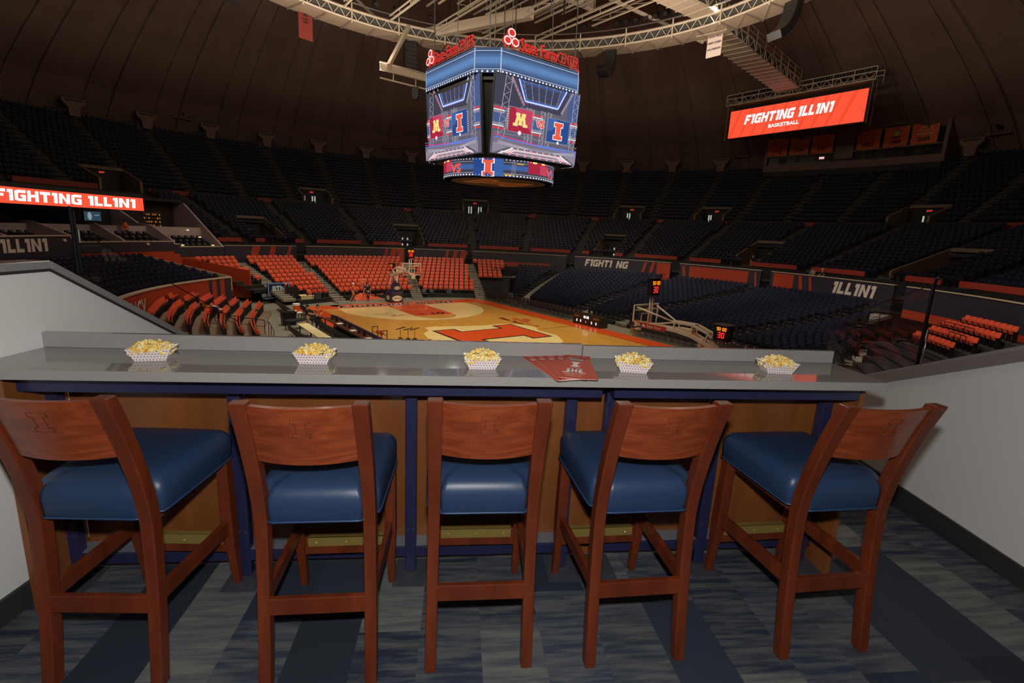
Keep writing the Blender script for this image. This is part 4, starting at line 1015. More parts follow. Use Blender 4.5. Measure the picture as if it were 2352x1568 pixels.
# upper tier seats (too many and too dark to count)
def tier_seats(Rs, Zs, t0, t1, ais, half):
    out = []
    for R, z in zip(Rs, Zs):
        n = int(rad(t1-t0)*R/.56)
        for j in range(n):
            th = t0+math.degrees(j*.56/R)
            if any(abs(th-q) < math.degrees(half/R) for q in ais) or in_vom(th, R+.3): continue
            p = pw(R+.5, th, z); u, v, w = proj(p)
            if w > 0 and -60 < u < 2420 and v > -40: out.append((p[0], p[1], p[2], rad(th-90)))
    return out
SN = M('navy_seat_plastic', (25, 27, 42), .45, spec=.25, var=.08, scale=3); SO = M('orange_seat_plastic', (214, 84, 56), .38, var=.08, scale=3); SM = M('seat_metal', (40, 38, 40), .45, var=.05)
def seat_geo(full):
    b = MB()
    if full:
        n = 6
        for (z0, y0), (z1, y1) in zip([(.40, .03), (.52, .035), (.66, .06), (.78, .09), (.845, .105)], [(.52, .035), (.66, .06), (.78, .09), (.845, .105), (.86, .108)]):
            wz = lambda z: .235 if z < .74 else (.225 if z < .8 else (.2 if z < .85 else .17))
            for i in range(n):
                x0, x1 = -1+2*i/n, -1+2*(i+1)/n
                P = []
                for z, y in ((z0, y0), (z1, y1)):
                    for x in (x0, x1): P.append((x*wz(z), y-.035*x*x+.02, z))
                Q = [(x, y+.03, z) for x, y, z in P]
                b.add(P+Q, [(0, 1, 3, 2), (4, 6, 7, 5), (0, 4, 5, 1), (2, 3, 7, 6), (0, 2, 6, 4), (1, 5, 7, 3)])
    else:
        b.loft([[(-.22, .0, .40), (.22, .0, .40), (.22, .06, .40), (-.22, .06, .40)], [(-.235, .05, .7), (.235, .05, .7), (.235, .1, .7), (-.235, .1, .7)], [(-.17, .085, .86), (.17, .085, .86), (.17, .125, .86), (-.17, .125, .86)]])
    bk = b; b = MB()
    b.loft([[(-.215, -.06, .42), (.215, -.06, .42), (.215, -.0, .40), (-.215, -.0, .40)], [(-.21, -.10, .58), (.21, -.10, .58), (.21, -.06, .60), (-.21, -.06, .60)], [(-.17, -.10, .70), (.17, -.10, .70), (.17, -.075, .71), (-.17, -.075, .71)]])
    pn = b; b = MB()
    b.box((-.25, .0, .28), (.035, .22, .56)); b.box((-.25, -.05, .57), (.05, .3, .035))
    if full: b.box((.25, .0, .28), (.035, .22, .56)); b.box((.25, -.05, .57), (.05, .3, .035)); b.box((0, .02, .36), (.5, .04, .04))
    return bk, pn, b
def stuff_seats(name, places, mat_, label, full=False):
    bk, pn, fr = seat_geo(False); t = MB(); t.add(bk.v, bk.f, 0); t.add(pn.v, pn.f, 0); t.add(fr.v[:8], fr.f[:6], 1)
    b = MB(); b.stamp(np.array(t.v), t.f, t.m, places); o = b.build(name, [mat_, SM]); T(o, label, 'seats', None, 'stuff')
ups = tier_seats(B_R, B_Z, -23, 151, AISB, .62)+tier_seats(C_R, C_Z, -23, 185, AISC, .62)
def hidden(u, v):
    if u < 114: return v > 590
    if u < 430: return v > 597+(u-114)*(768-597)/316
    if u < 1907: return v > 762+(u-97)*.0226
    return v > 845-(u-1955)*.2
for s in SEATS:
    p = (s['p'][0], s['p'][1], s['p'][2]+.6); u, v, w = proj(p); s['vis'] = (-15 < u < 2367 and 0 < v < 1568 and not hidden(u, v-8)); s['w'] = w; s['u'] = u
near_full = {}
def make_seat(col):
    m_ = SN if col == 'navy' else SO
    bk, pn, fr = seat_geo(True)
    r = bpy.data.objects.new('stadium_seat', fr.mesh('seat_frame', [SM])); COL.objects.link(r)
    bk.build('backrest', m_, r, smooth=False); pn.build('seat_pan', m_, r); return r
def make_seat_small(col):
    bk, pn, fr = seat_geo(True); t = MB(); t.add(bk.v, bk.f, 0); t.add(pn.v, pn.f, 0); t.add(fr.v, fr.f, 1)
    return t.mesh('stadium_seat', [SN if col == 'navy' else SO, SM])
rest = {'navy': list(ups), 'orange': []}
for col in ('navy', 'orange'):
    vis = sorted([s for s in SEATS if s['col'] == col and s['vis']], key=lambda s: s['w'])
    hid = [s for s in SEATS if s['col'] == col and not s['vis']]
    first = vis[:300]; proto = None; small = make_seat_small(col); protokids = None
    for i, s in enumerate(first):
        row, kk, blk = ordn(s['row']), ordn(s['k']), s['blk']
        if col == 'navy': lab = f'navy seat, {kk} from left, {row} row up, {blk}'
        elif blk.startswith('end'): lab = f'orange seat, {kk} from left, {row} row up, end stand {blk[4:]}'
        elif blk.startswith('right'): lab = f'orange seat, {kk} from left, {row} row up, above the right divider wall'
        else: lab = f'orange flip seat, {kk} from far end, {row} row up, retractable rows at left'
        if s['w'] < 36:
            if proto is None: proto = make_seat(col); o = proto; protokids = list(o.children)
            else: o = dup(proto, children=protokids)
        else:
            o = bpy.data.objects.new('stadium_seat', small); COL.objects.link(o)
        o.location = s['p']; o.rotation_euler = (0, 0, s['yaw']); o.name = f'{col}_seat'; T(o, lab, f'{col} seat', f'{col} seats, {blk}')
    rest[col] += [(s['p'][0], s['p'][1], s['p'][2], s['yaw']) for s in vis[300:] if s['vis']]
    rest[col] += [(s['p'][0], s['p'][1], s['p'][2], s['yaw']) for s in hid if -250 < s['u'] < 2600 and s['w'] > 0]
stuff_seats('navy_seats', rest['navy'], SN, 'dark navy seats filling the far stands and upper tiers of the arena')
stuff_seats('orange_seats', rest['orange'], SO, 'rows of orange seats filling the upper part of the far end stand')

# suites at the far left
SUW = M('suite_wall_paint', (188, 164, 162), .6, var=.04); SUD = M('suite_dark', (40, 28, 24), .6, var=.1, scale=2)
b = MB()
def suite_front(t0, t1, z):
    dz = 1.5 if t0 > 176 else (.85 if z > 4.6 else .9); curved_box(b, 30.2, 30.4, t0, t1, 2.3, z-dz, 1); curved_box(b, 30.15, 30.45, t0, t1, z-dz, z-.08, 0); curved_box(b, 30.1, 30.5, t0, t1, z-.08, z, 2)
suite_front(152.5, 160.6, 4.55); suite_front(160.6, 161.6, 4.8); suite_front(161.6, 176.9, 5.02); suite_front(176.9, 178.2, 5.25); suite_front(178.2, 196, 5.48)
T(b.build('wall_suite_front', [WALLN, WALLO, CREAM]), kind='structure')
k = MB(); quads, w = block_word('FIGHTING ILLINI', shear=0.0)
for q in quads: k.add([pw(30.12, 181.8+18.0*(1-px/w)-.0, 4.42+.84*py) for px, py in q], [tuple(range(len(q)))], 0)
T(k.build('wall_lettering', LETW), kind='structure')
DIV = [152.5, 161.2, 169.3, 177.6, 186.5]
for i, th in enumerate(DIV):
    base = 4.55 if i == 0 else (5.02 if i < 3 else 5.45); b = MB()
    prof = [(30.4, base), (33.2, 6.35), (34.6, 6.4), (38.0, 8.0)] if i else [(30.4, base), (36.2, 8.45), (38.0, 8.45)]
    for (R0, z0), (R1, z1) in zip(prof, prof[1:]):
        P = [pw(R, th+dt, z) for dt, R, z in ((-.16, R0, 3.6), (.16, R0, 3.6), (.16, R1, 3.6), (-.16, R1, 3.6), (-.16, R0, z0), (.16, R0, z0), (.16, R1, z1), (-.16, R1, z1))]; b.hexa(P, 0)
    T(b.build(f'wall_suite_{i+1}', SUW), kind='structure')
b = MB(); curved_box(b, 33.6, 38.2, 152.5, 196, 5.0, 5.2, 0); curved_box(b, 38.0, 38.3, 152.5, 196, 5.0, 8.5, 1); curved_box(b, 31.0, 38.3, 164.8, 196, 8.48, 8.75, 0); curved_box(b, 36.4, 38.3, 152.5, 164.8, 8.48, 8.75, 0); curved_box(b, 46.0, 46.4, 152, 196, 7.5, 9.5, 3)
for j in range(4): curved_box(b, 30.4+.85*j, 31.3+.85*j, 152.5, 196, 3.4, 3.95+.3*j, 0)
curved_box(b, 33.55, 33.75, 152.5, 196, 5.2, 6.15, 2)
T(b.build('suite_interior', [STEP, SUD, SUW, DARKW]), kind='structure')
CHD = M('dark_suite_seat', (26, 24, 30), .4, var=.05); n_s = 0
st = MB(); bk, pn, fr = seat_geo(True); st.add(bk.v, bk.f, 0); st.add(pn.v, pn.f, 0); st.add(fr.v, fr.f, 0); stm = st.mesh('suite_seat', [CHD])
bays = ['end bay', 'second bay', 'third bay', 'bay by glass post']
for bi in range(4):
    for j in range(3):
        for q in range(6):
            th = DIV[bi]+1.5+1.05*q; p = pw(30.95+.85*j, th, 3.95+.3*j+(.3 if bi else 0)); u, v, w = proj(p)
            if u < -20: continue
            o = bpy.data.objects.new('suite_seat', stm); COL.objects.link(o); o.location = p; o.rotation_euler = (0, 0, rad(th-90))
            T(o, f'dark suite seat, {ordn(6-q)} from left, {ordn(j+1)} row, {bays[bi]} of left suites', 'seat', 'dark suite seats')
# lit shelves, a screen and small lamps in the suites
SHW = M('shelf_wood', (70, 44, 26), .5, var=.1); WARM = E('warm_shelf_light', (220, 150, 60), .55); SCR = E('tv_picture', (60, 84, 100), .6); SCRW = E('tv_picture_white', (150, 165, 170), .7)
def radm(R, th, z): return frame(pw(R, th, z), (sin(rad(th)), -cos(rad(th)), 0), (0, 0, 1))
for th, nm in ((155.9, 'in the end suite'), (182.8, 'in the left suite above the wall letters')):
    m = radm(37.9, th, 6.6); r = MB(); r.box((0, 0, -.08), (1.7, 1.7, .08), 0, m)
    for y in (-.55, -.2, .15, .5): r.box((0, y, .06), (1.6, .04, .2), 0, m)
    o = T(r.build('lit_shelf', SHW), f'dark wooden display shelf with warm lights, {nm}', 'shelf'); r = MB()
    rr = random.Random(int(th))
    for y in (-.5, -.15, .2, .55):
        for x in np.linspace(-.7, .7, 8):
            if rr.random() < .55: r.box((x, y+.05, .1), (.07, .1+.08*rr.random(), .05), 0, m)
    r.build('lamps', WARM, o)
m = radm(37.9, 163.8, 6.8); r = MB(); r.box((0, 0, 0), (1.5, .9, .08), 0, m); o = T(r.build('wall_television', BLACKP), 'wall television showing a pale figure in a far suite', 'television'); r = MB(); r.rect(-.7, -.4, .7, .4, .05, 0, m); r.disc((-.25, .0), .18, .055, 1, m, ry=.34); r.rect(.15, .05, .55, .12, .055, 1, m); r.build('picture', [SCR, SCRW], o)
for th, R, z, nm in ((159.3, 30.7, 4.62, 'near the left post of the end bay'), (153.9, 30.7, 4.6, 'lowest on the end wall'), (154.6, 32.0, 5.3, 'middle of the end wall'), (155.2, 33.2, 5.9, 'highest on the end wall')):
    r = MB(); r.box((0, 0, 0), (.22, .1, .1), 0, radm(R, th, z)); T(r.build('step_light', E('step_light', (250, 215, 150), 1.0)), f'small warm step light, {nm} of the far suites', 'light')
for th, z, nm in ((179.3, 5.1, 'just right of the white wall letters'), (166.2, 4.75, 'under the middle suite bay')):
    r = MB(); r.ball((0, 0, 0), .14, 0, radm(30.1, th, z)); r.cyl((0, 0, -.2), .05, .2, 8, 0, radm(30.1, th, z)); T(r.build('round_lamp', M('globe_white', (190, 176, 160), .4, var=.03), smooth=True), f'white round globe on the dark suite front, {nm}', 'globe')
# glowing ribbon board
LEDRED = E('led_orange_red', (255, 86, 58), 1.0); LEDWHT = E('led_white', (255, 250, 246), 1.15)
b = MB(); curved_box(b, 31.0, 31.3, 164.8, 196, 7.4, 8.5, 0, 1.0); rb = T(b.build('ribbon_board', BLACKP), 'long orange ribbon board glowing with white letters at the far left', 'display board')
b = MB(); strip(b, arc_pts(30.99, 196, 164.85, 7.44, 1), arc_pts(30.99, 196, 164.85, 8.46, 1), 0)
quads, w = block_word('FIGHTING ILLINI', shear=.06)
for q in quads: b.add([pw(30.97, 186.0-19.9*px/w, 7.62+.7*py) for px, py in q], [tuple(range(len(q)))], 1)
b.build('picture', [LEDRED, LEDWHT], rb)

# ------------------------------------------------------------------ dome and roof steel
DOME = M('dome_spray', (128, 106, 94), .9, var=.14, scale=.35); BEIGE = M('beige_steel', (196, 182, 160), .5, var=.06, scale=1.5); BEIGED = M('beige_soffit', (168, 150, 128), .6, var=.06, scale=.6)
b = MB(); NT = 150; NR = 16; t0d, t1d = -40, 200
def dome_z(R): return 18.5+20.5*(1-(R/61.0)**2)**.85 if R < 61 else 18.5
rings = []
for i in range(NR+1):
    R = 61.0*(1-i/NR)**.9 if i < NR else 0.6
    ring = []
    for j in range(NT+1):
        th = t0d+(t1d-t0d)*j/NT; ph = ((th-151.2)/7.33) % 1.0
        fold = abs(ph-.5)*2
        ring.append(pw(R*(1+.010*fold), th, dome_z(R)+.95*fold*(R/61)))
    rings.append(ring)
vs = [p for r in rings for p in r]; n = NT+1
b.add(vs, [(i*n+j, (i+1)*n+j, (i+1)*n+j+1, i*n+j+1) for i in range(NR) for j in range(NT)])
curved_box(b, 60.4, 61.2, t0d, t1d, 18.1, 18.75, 0, 2)
for kx in range(-8, 34):
    for dt in (0, 2.4):
        th = 151.2-7.33*(kx+.5)+dt
        if not (t0d+1 < th < t1d-1): continue
        ph = ((th-151.2)/7.33) % 1.0; fold = abs(ph-.5)*2; A = []; B_ = []
        for i in range(NR):
            Rr = 61.0*(1-i/NR)**.9; zz = dome_z(Rr)+.95*fold*(Rr/61)-.12; w = math.degrees(.08/max(Rr, 2)); A.append(pw(Rr*(1+.01*fold)-.1, th-w, zz)); B_.append(pw(Rr*(1+.01*fold)-.1, th+w, zz))
        strip(b, A, B_, 1)
T(b.build('ceiling', [DOME, M('dome_seam', (130, 107, 95), .9, var=.05)]), kind='structure')
PIL = M('pilaster_concrete', (128, 108, 90), .8, var=.06, scale=.8)
for kx in range(-2, 22):
    th = 151.2-7.33*kx
    if 28 < th < 50: continue
    u, v, w = proj(pw(59.8, th, 19))
    if not (-50 < u < 2400): continue
    m = radm(59.6, th, 18.2); b = MB()
    b.prism([(-.5, 0), (.5, 0), (.62, 1.0), (1.15, 1.5), (1.15, 1.95), (-1.15, 1.95), (-1.15, 1.5), (-.62, 1.0)], .55, 0, m); b.rect(-.85, 1.66, .85, 1.82, .556, 1, m)
    T(b.build('pilaster', [PIL, DARKW]), kind='structure')
for th, nm in ((139.8, 'left, between two pilasters'), (110.9, 'left of the scoreboard'), (53.0, 'left of the press box'), (24.2, 'right of the press box')):
    m = radm(59.2, th, 20.2); b = MB(); r = T(None or bpy.data.objects.new('exhaust_fan', None), f'dark exhaust fan cluster on a bracket shelf under the dome, {nm}', 'fan', 'dark fans round the dome foot'); COL.objects.link(r); r.location = m[:3, 3]; r.rotation_euler = (0, 0, math.atan2(m[1, 0], m[0, 0])); 
    i4 = frame((0, 0, 0), (1, 0, 0), (0, 0, 1)); b = MB()
    b.box((0, .0, 0), (2.2, .1, 1.2), 0, i4); b.build('shelf', PIL, r); b = MB()
    for x in (-.95, .95): b.beam((x, -.55, 0), (x, -.55, 1.2), .06, .06)
    b.beam((-.95, -.55, 1.2), (.95, -.55, 1.2), .06, .06); b.build('guard_rail', PIL, r); b = MB()
    b.ball((0, 0, 1.05), .62, 0, None, 12, 8); b.build('lower_fan', BLACK, r); b = MB(); b.cyl((0, 0, 1.9), .75, 1.0, 14); b.build('upper_fan', BLACK, r); b = MB(); b.beam((0, .3, 0), (0, .3, 2.4), .12, .12); b.build('post', BLACK, r)

# catwalk ring
def ring_tube(b, R, z, r, t0=0, t1=360, n=120, mi=0):
    closed = t1-t0 >= 360; pts = [pw(R, t0+(t1-t0)*i/n, z) for i in range(n+(0 if closed else 1))]; b.tube(pts, r, 6, mi, closed=closed)
rg = thing('catwalk_ring', pw(22.3, 90, 25.6), 0, 'beige ring catwalk of steel truss hanging high under the dome', 'catwalk')
b = MB(); A = [pw(22.2, 3*i, 25.6) for i in range(121)]; B_ = [pw(24.6, 3*i, 25.6) for i in range(121)]; strip(b, A, B_, 0); C2 = [pw(22.2, 3*i, 25.66) for i in range(121)]; D2 = [pw(24.6, 3*i, 25.66) for i in range(121)]; strip(b, D2, C2, 0)
inplace(b.build('soffit', BEIGED, rg), rg)
b = MB()
for i in range(60):
    th = 6*i; b.beam(pw(22.2, th, 25.54), pw(24.6, th, 25.54), .1, .12); b.beam(pw(22.2, th, 25.55), pw(24.6, th+6, 25.55), .06, .06)
inplace(b.build('soffit_ribs', M('rib_steel', (140, 124, 112), .5, var=.05), rg), rg)
b = MB(); ring_tube(b, 22.2, 25.68, .09); ring_tube(b, 22.2, 26.5, .12); ring_tube(b, 24.6, 25.7, .08); inplace(b.build('chords', BEIGE, rg), rg)
b = MB()
for i in range(240):
    th = 1.5*i; b.tube([pw(22.2, th, 25.7 if i % 2 else 26.48), pw(22.2, th+1.5, 26.48 if i % 2 else 25.7)], .035, 4, cap=False)
inplace(b.build('lacing', BEIGE, rg), rg)
for i in range(30):
    b = MB(); b.tube([pw(22.1, 12*i, 25.4), pw(22.1, 12*i, 27.1)], .07, 6); inplace(b.build('upright', BEIGE, rg), rg)
b = MB(); ring_tube(b, 21.8, 26.95, .06); ring_tube(b, 22.4, 27.15, .05); inplace(b.build('light_pipe', ALU, rg), rg)
b = MB(); strip(b, [pw(22.35, 3*i, 25.75) for i in range(121)], [pw(22.35, 3*i, 26.45) for i in range(121)]); inplace(b.build('mesh_screen', M('grey_green_mesh', (70, 70, 66), .7, var=.1), rg), rg)
# radial catwalks
def catwalk(p0, p1, z, w, label, name='radial_catwalk'):
    p0 = np.array(p0[:2]); p1 = np.array(p1[:2]); L = np.linalg.norm(p1-p0); d = (p1-p0)/L
    r = thing(name, (p0[0], p0[1], ZC+z), math.atan2(d[1], d[0]), label, 'catwalk')
    b = MB(); b.box((L/2, 0, .03), (L, w, .06)); b.build('soffit', BEIGED, r); b = MB(); n = int(L/1.2)
    for i in range(n+1): b.box((L*i/n, 0, -.01), (.1, w+.25, .05))
    b.build('ribs', BEIGE, r); b = MB()
    for y in (-w/2, w/2):
        for zz in (.1, 1.0): b.beam((0, y, zz), (L, y, zz), .1, .1)
        m = int(L/.8)
        for i in range(m): b.beam((L*i/m, y, .1 if i % 2 else 1.0), (L*(i+1)/m, y, 1.0 if i % 2 else .1), .05, .05)
        for zz in (1.5, 2.0): b.beam((0, y, zz), (L, y, zz), .05, .05)
        for i in range(0, m, 3): b.beam((L*i/m, y, .1), (L*i/m, y, 2.0), .06, .06, up=(0, 1, 0))
    b.build('side_truss', BEIGE, r); b = MB()
    for y in (-w/2+.04, w/2-.04): b.box((L/2, y, .55), (L, .02, .8))
    b.build('mesh_screen', MATS['grey_green_mesh'], r); return r
catwalk((CX+18.0, CY+15.2), (CX+34.4, CY+32.3), 25.5, 2.6, 'beige catwalk arm running from the ring to the orange video board')
catwalk((CX+18.0, CY+15.2), (CX+3.0, CY+4.5), 26.6, 2.2, 'beige catwalk arm running from the ring inward over the court')
# parallel roof beams above the scoreboard
rr = random.Random(5)
for i, a in enumerate(np.arange(-16, 18, 1.1)):
    L = math.sqrt(21.5**2-a*a); z = 25.9+(.35, 1.5, .8, 2.2)[i % 4]; l0, l1 = ((-L, L), (-L*.5, L*.9), (-L, L*.75), (-L*.8, L*.97))[i % 4]
    r = thing('roof_truss', cw(0, a, z), 0, f'beige roof truss above the scoreboard, {ordn(i+1)} of the parallel trusses from the left', 'roof truss', 'parallel roof trusses')
    h = .45+.45*(i % 2); P = lambda l, dz: np.array(cw(l, a, z+dz))-np.array(r.location)
    b = MB(); b.beam(P(l0, 0), P(l1, 0), .14, .12); b.build('bottom_chord', BEIGE, r); b = MB(); b.beam(P(l0, h), P(l1, h), .11, .1); b.build('top_chord', BEIGE, r); b = MB(); n = int((l1-l0)/2.2)
    for q in range(n):
        x0, x1 = l0+(l1-l0)*q/n, l0+(l1-l0)*(q+1)/n; b.beam(P(x0, 0), P(x0, h), .05, .05, up=(0, 1, 0))
        if i % 3 == 0: b.beam(P(x0, 0), P(x1, h), .045, .045)
    b.build('lattice', BEIGE, r)
for i, l in enumerate((-10, -3, 4, 11)):
    r = thing('roof_girder', cw(l, 0, 28.6), 0, f'deep beige roof girder, {ordn(i+1)} across the parallel trusses counted from the near side', 'roof girder', 'roof girders'); P = lambda a, dz: np.array(cw(l, a, 28.6+dz))-np.array(r.location)
    b = MB(); b.beam(P(-18, .5), P(18, .5), .3, .9); b.build('web_plate', BEIGED, r); b = MB(); b.beam(P(-18, 0), P(18, 0), .5, .08); b.beam(P(-18, 1), P(18, 1), .5, .08); b.build('flanges', BEIGE, r)
# two slanting braces and the odd straight beam at the left
for (p, q, w, nm) in ((cw(17.0, -.44, 21.0), cw(19.6, 2.7, 25.6), .3, 'slanting beige brace left of the scoreboard'), (cw(26.2, -.3, 29.3), cw(24.2, 3.9, 25.8), .25, 'long thin beige brace crossing the ring at the left'), (cw(9.5, 17.6, 29.4), cw(3.1, 25.2, 25.6), .25, 'long beige pipe crossing down to the ring at the right')):
    b = MB(); b.beam(p, q, w, w); T(b.build('roof_brace', BEIGE), nm, 'roof brace')
b = MB(); r = thing('rigging_beam', cw(17.6, -1.0, 21.0), 0, 'horizontal beige double beam left of the scoreboard ribbon', 'rigging beam'); p0 = np.array(cw(17.6, -1.0, 21.0)); q0 = np.array(cw(18.0, 5.5, 21.0))
for dz, w, h in ((0, .1, .5), (.32, .25, .07), (-.32, .25, .07), (-1.0, .12, .12)):
    b.beam((0, 0, dz), q0-p0+np.array([0, 0, dz]), w, h)
for f in (.2, .55, .9): b.beam((q0-p0)*f+np.array([0, 0, -1]), (q0-p0)*f, .07, .07, up=(0, 1, 0))
b.build('beams', BEIGE, r)
b = MB(); b.box(tuple((q0-p0)*.55+np.array([0, 0, -1.5])), (.6, .5, .9)); b.box(tuple((q0-p0)*.55+np.array([0, 0, -1.95])), (.4, .4, .3)); b.build('hanging_lamp', BLACK, r)
b = MB(); b.beam(cw(23.2, 6.0, 26.6), cw(11.4, 10.9, 26.6), .7, .9); T(b.build('roof_girder', BEIGE), 'large pale box girder slanting above the scoreboard among the thin trusses', 'roof girder')
# hanging cables and hoists
rr = random.Random(9)
for i in range(12):
    a, l = rr.uniform(-7, 7), rr.uniform(-7, 7)
    if i < 5: a, l = ((-3.2, -3.2), (3.2, -3.2), (-3.2, 3.2), (3.2, 3.2), (0, 0))[i]
    zt = 28.0; zb = 17.0 if i < 5 else rr.uniform(20.5, 24.5); b = MB()
    if i < 8: b.tube([cw(a, l, zb), cw(a+.05, l, (zb+zt)/2), cw(a, l, zt)], .04, 5); b.box(cw(a, l, zt-2.6), (.3, .3, .7))
    else: b.tube([cw(a+.9*cos(pi*q/8), l+.9*cos(pi*q/8), zt-(zt-zb)*sin(pi*q/8)) for q in range(9)], .045, 5)
    T(b.build('hoist_cable', BLACK), f'black hoist cable hanging from the roof trusses, {ordn(i+1)} of the cables above the scoreboard', 'cable', 'hanging cables')
# stage lights along the far side of the ring
LENS = E('lamp_lens', (255, 246, 226), 2.2); ths = [126, 121, 112, 103, 80, 77, 74, 71, 68, 62.5, 60, 57.5, 55, 52.5, 50, 47.5, 38, 35, 32, 29]
for i, th in enumerate(ths):
    p = pw(21.8, th, 27.25); r = thing('stage_light', p, rad(th+90), f'black stage light on the ring pipe, {ordn(i+1)} from the left along the far side', 'stage light', 'stage lights on the ring')
    up = .22; b = MB(); b.cyl((0, 0, 0), .22, .55, 10, 0, frame((0, -.1, up), (1, 0, 0), norm((0, .55, .83)), norm((0, -.83, .55)))); b.build('housing', BLACK, r)
    b = MB(); b.beam((-.27, 0, up+.3), (-.27, 0, -.2), .05, .05); b.beam((.27, 0, up+.3), (.27, 0, -.2), .05, .05); b.beam((-.27, 0, -.2), (.27, 0, -.2), .05, .05); b.build('yoke', BLACK, r)
    if i in (4, 6, 9, 11, 14, 15, 17, 18):
        b = MB(); b.disc((0, 0), .17, .56, 0, frame((0, -.1, up), (1, 0, 0), norm((0, .55, .83)), norm((0, -.83, .55))), 10); b.build('lens', LENS, r)
# line arrays
SPK = M('speaker_black', (20, 20, 22), .5, var=.2, scale=6); SPG = M('speaker_grille', (30, 29, 28), .5, var=.15, scale=12)
def line_array(R, th, ztop, n, h, w, tot, label, curve=1.0):
    r = thing('line_array', pw(R, th, ztop), rad(th-90), label, 'loudspeaker', 'hanging line arrays'); y, z, ang = 0, 0, 0
    b = MB(); b.box((0, 0, .2), (w*1.05, .8, .25)); b.beam((0, 0, .3), (0, 0, 1.2), .08, .08, up=(0, 1, 0)); b.build('flying_frame', BLACK, r)
    for i in range(n):
        ang = tot*(i/(n-1))**1.8
        d = np.array([0, -sin(ang), -cos(ang)]); nn = np.array([0, -cos(ang), sin(ang)])
        c = np.array([0, y, z])+d*h/2; m = frame(c, (1, 0, 0), -d, nn*1.0); m[:3, 2] = nn
        b = MB(); b.box((0, 0, 0), (w, h*.94, .55), 0, m); b.box((0, 0, .29), (w*.92, h*.8, .04), 1, m); b.build('speaker_cabinet', [SPK, SPG], r)
        y, z = y+d[1]*h, z+d[2]*h
line_array(23.5, 116.2, 25.8, 9, .4, 1.25, .25, 'black line array hanging straight down left of the scoreboard')
line_array(23.2, 64.4, 26.0, 15, .34, 1.05, 2.3, 'black line array curling at its foot right of the scoreboard')
line_array(23.6, 21.5, 26.6, 12, .36, 1.3, 1.1, 'large black line array at the top right by the ring catwalk')
line_array(24.0, 158.6, 26.6, 9, .34, 1.2, .6, 'black line array cut off by the top edge at the left')
# retired number and coaches banners on the ring
BOR = M('orange_banner', (220, 104, 54), .7, var=.06, scale=2); BWH = M('white_banner', (222, 206, 196), .7, var=.04, scale=2); BTX = M('banner_navy', (40, 34, 48), .7, var=.05); BRD = M('banner_red', (190, 80, 60), .7, var=.05); BYE = M('banner_cream', (226, 196, 130), .7, var=.05); BGR = M('banner_green', (130, 130, 40), .7, var=.05)
def banner(m, w, h, base, texts, label, group=None, extra=None):
    b = MB(); nx, ny = 8, 6; vs = []
    for s_ in (0, -.012):
        for j in range(ny+1):
            for i in range(nx+1):
                x, y = -w/2+w*i/nx, -h/2+h*j/ny; vs.append((x, y, s_+.02*sin(3*pi*x/w)*(1-(y/h+.5))*w*.3))
    N = (nx+1)*(ny+1); fs = []
    for j in range(ny):
        for i in range(nx):
            a = j*(nx+1)+i; fs += [(a, a+1, a+nx+2, a+nx+1), (N+a+nx+1, N+a+nx+2, N+a+1, N+a)]
    b.add(vs, fs, 0, m); o = T(b.build('banner', base), label, 'banner', group); k = MB()
    for t, x, y, hh, mi in texts: put_text(k, t, x, y, hh, mi, m, .03, wmax=w*.86, bold=hh*.03)
    if extra: extra(k, m)
    k.build('lettering', [BTX, BRD, BYE, BGR, BOR, BWH], o); return o
mo = radm(22.0, 140.5, 24.75)
banner(radm(24.3, 140.4, 24.85), 1.35, 2.8, M('dark_orange_banner', (112, 34, 20), .7, var=.06), [('ILLINOIS', 0, 1.0, .16, 0), ('30', 0, .5, .34, 0), ('2000', 0, -.05, .18, 0), ('RETIRED', 0, .22, .12, 0)], 'orange number banner hanging from the ring catwalk at the upper left')
banner(radm(24.3, 40.2, 25.15), 1.45, 2.85, BWH, [('HONORED COACHES', 0, 1.16, .13, 1), ('RALPH JONES', 0, .72, .17, 0), ('DOUG MILLS', 0, .2, .17, 0), ('HARRY COMBES', 0, -.32, .17, 0), ('LOU HENSON', 0, -.84, .17, 0)], 'white names banner hanging from the ring catwalk at the upper right')

# ------------------------------------------------------------------ centre scoreboard
SBK = M('scoreboard_black', (16, 16, 18), .45, var=.1)
sb = thing('scoreboard', (CX, CY, ZC+10.3), -PHI, 'centre-hung four sided scoreboard with glowing screens hanging over the court', 'scoreboard')
# local frame: +x = across the court to the right, +y = along it away
oct_ = lambda w, c: [(-w, -w+c), (-w+c, -w), (w-c, -w), (w, -w+c), (w, w-c), (w-c, w), (-w+c, w), (-w, w-c)]
zt0, zt1 = 5.35, 6.65
b = MB(); m = np.eye(4); m[2, 3] = zt0; b.prism(oct_(3.93, 1.05), zt1-zt0, 0, m); m = np.eye(4); m[2, 3] = zt0-.28; b.prism(oct_(3.8, 1.05), .28, 0, m); b.build('top_housing', SBK, sb)
b = MB(); b.loft([[(x, y, 1.05) for x, y in oct_(3.45, 1.2)], [(x, y, 5.2) for x, y in oct_(3.75, 1.15)]]); b.build('screen_housing', SBK, sb)
RB = [E('ribbon_blue_mid', (92, 136, 190), .95), E('ribbon_blue_dark', (56, 80, 118), .9), E('ribbon_edge', (190, 206, 235), 1.0), E('ribbon_dot', (255, 226, 232), 1.25), E('ribbon_blue_deep', (76, 112, 164), .9), E('ribbon_blue_a', (64, 92, 136), .9), E('ribbon_blue_b', (70, 102, 150), .9), E('ribbon_blue_c', (84, 124, 178), .92)]
b = MB(); P8 = oct_(3.95, 1.05)
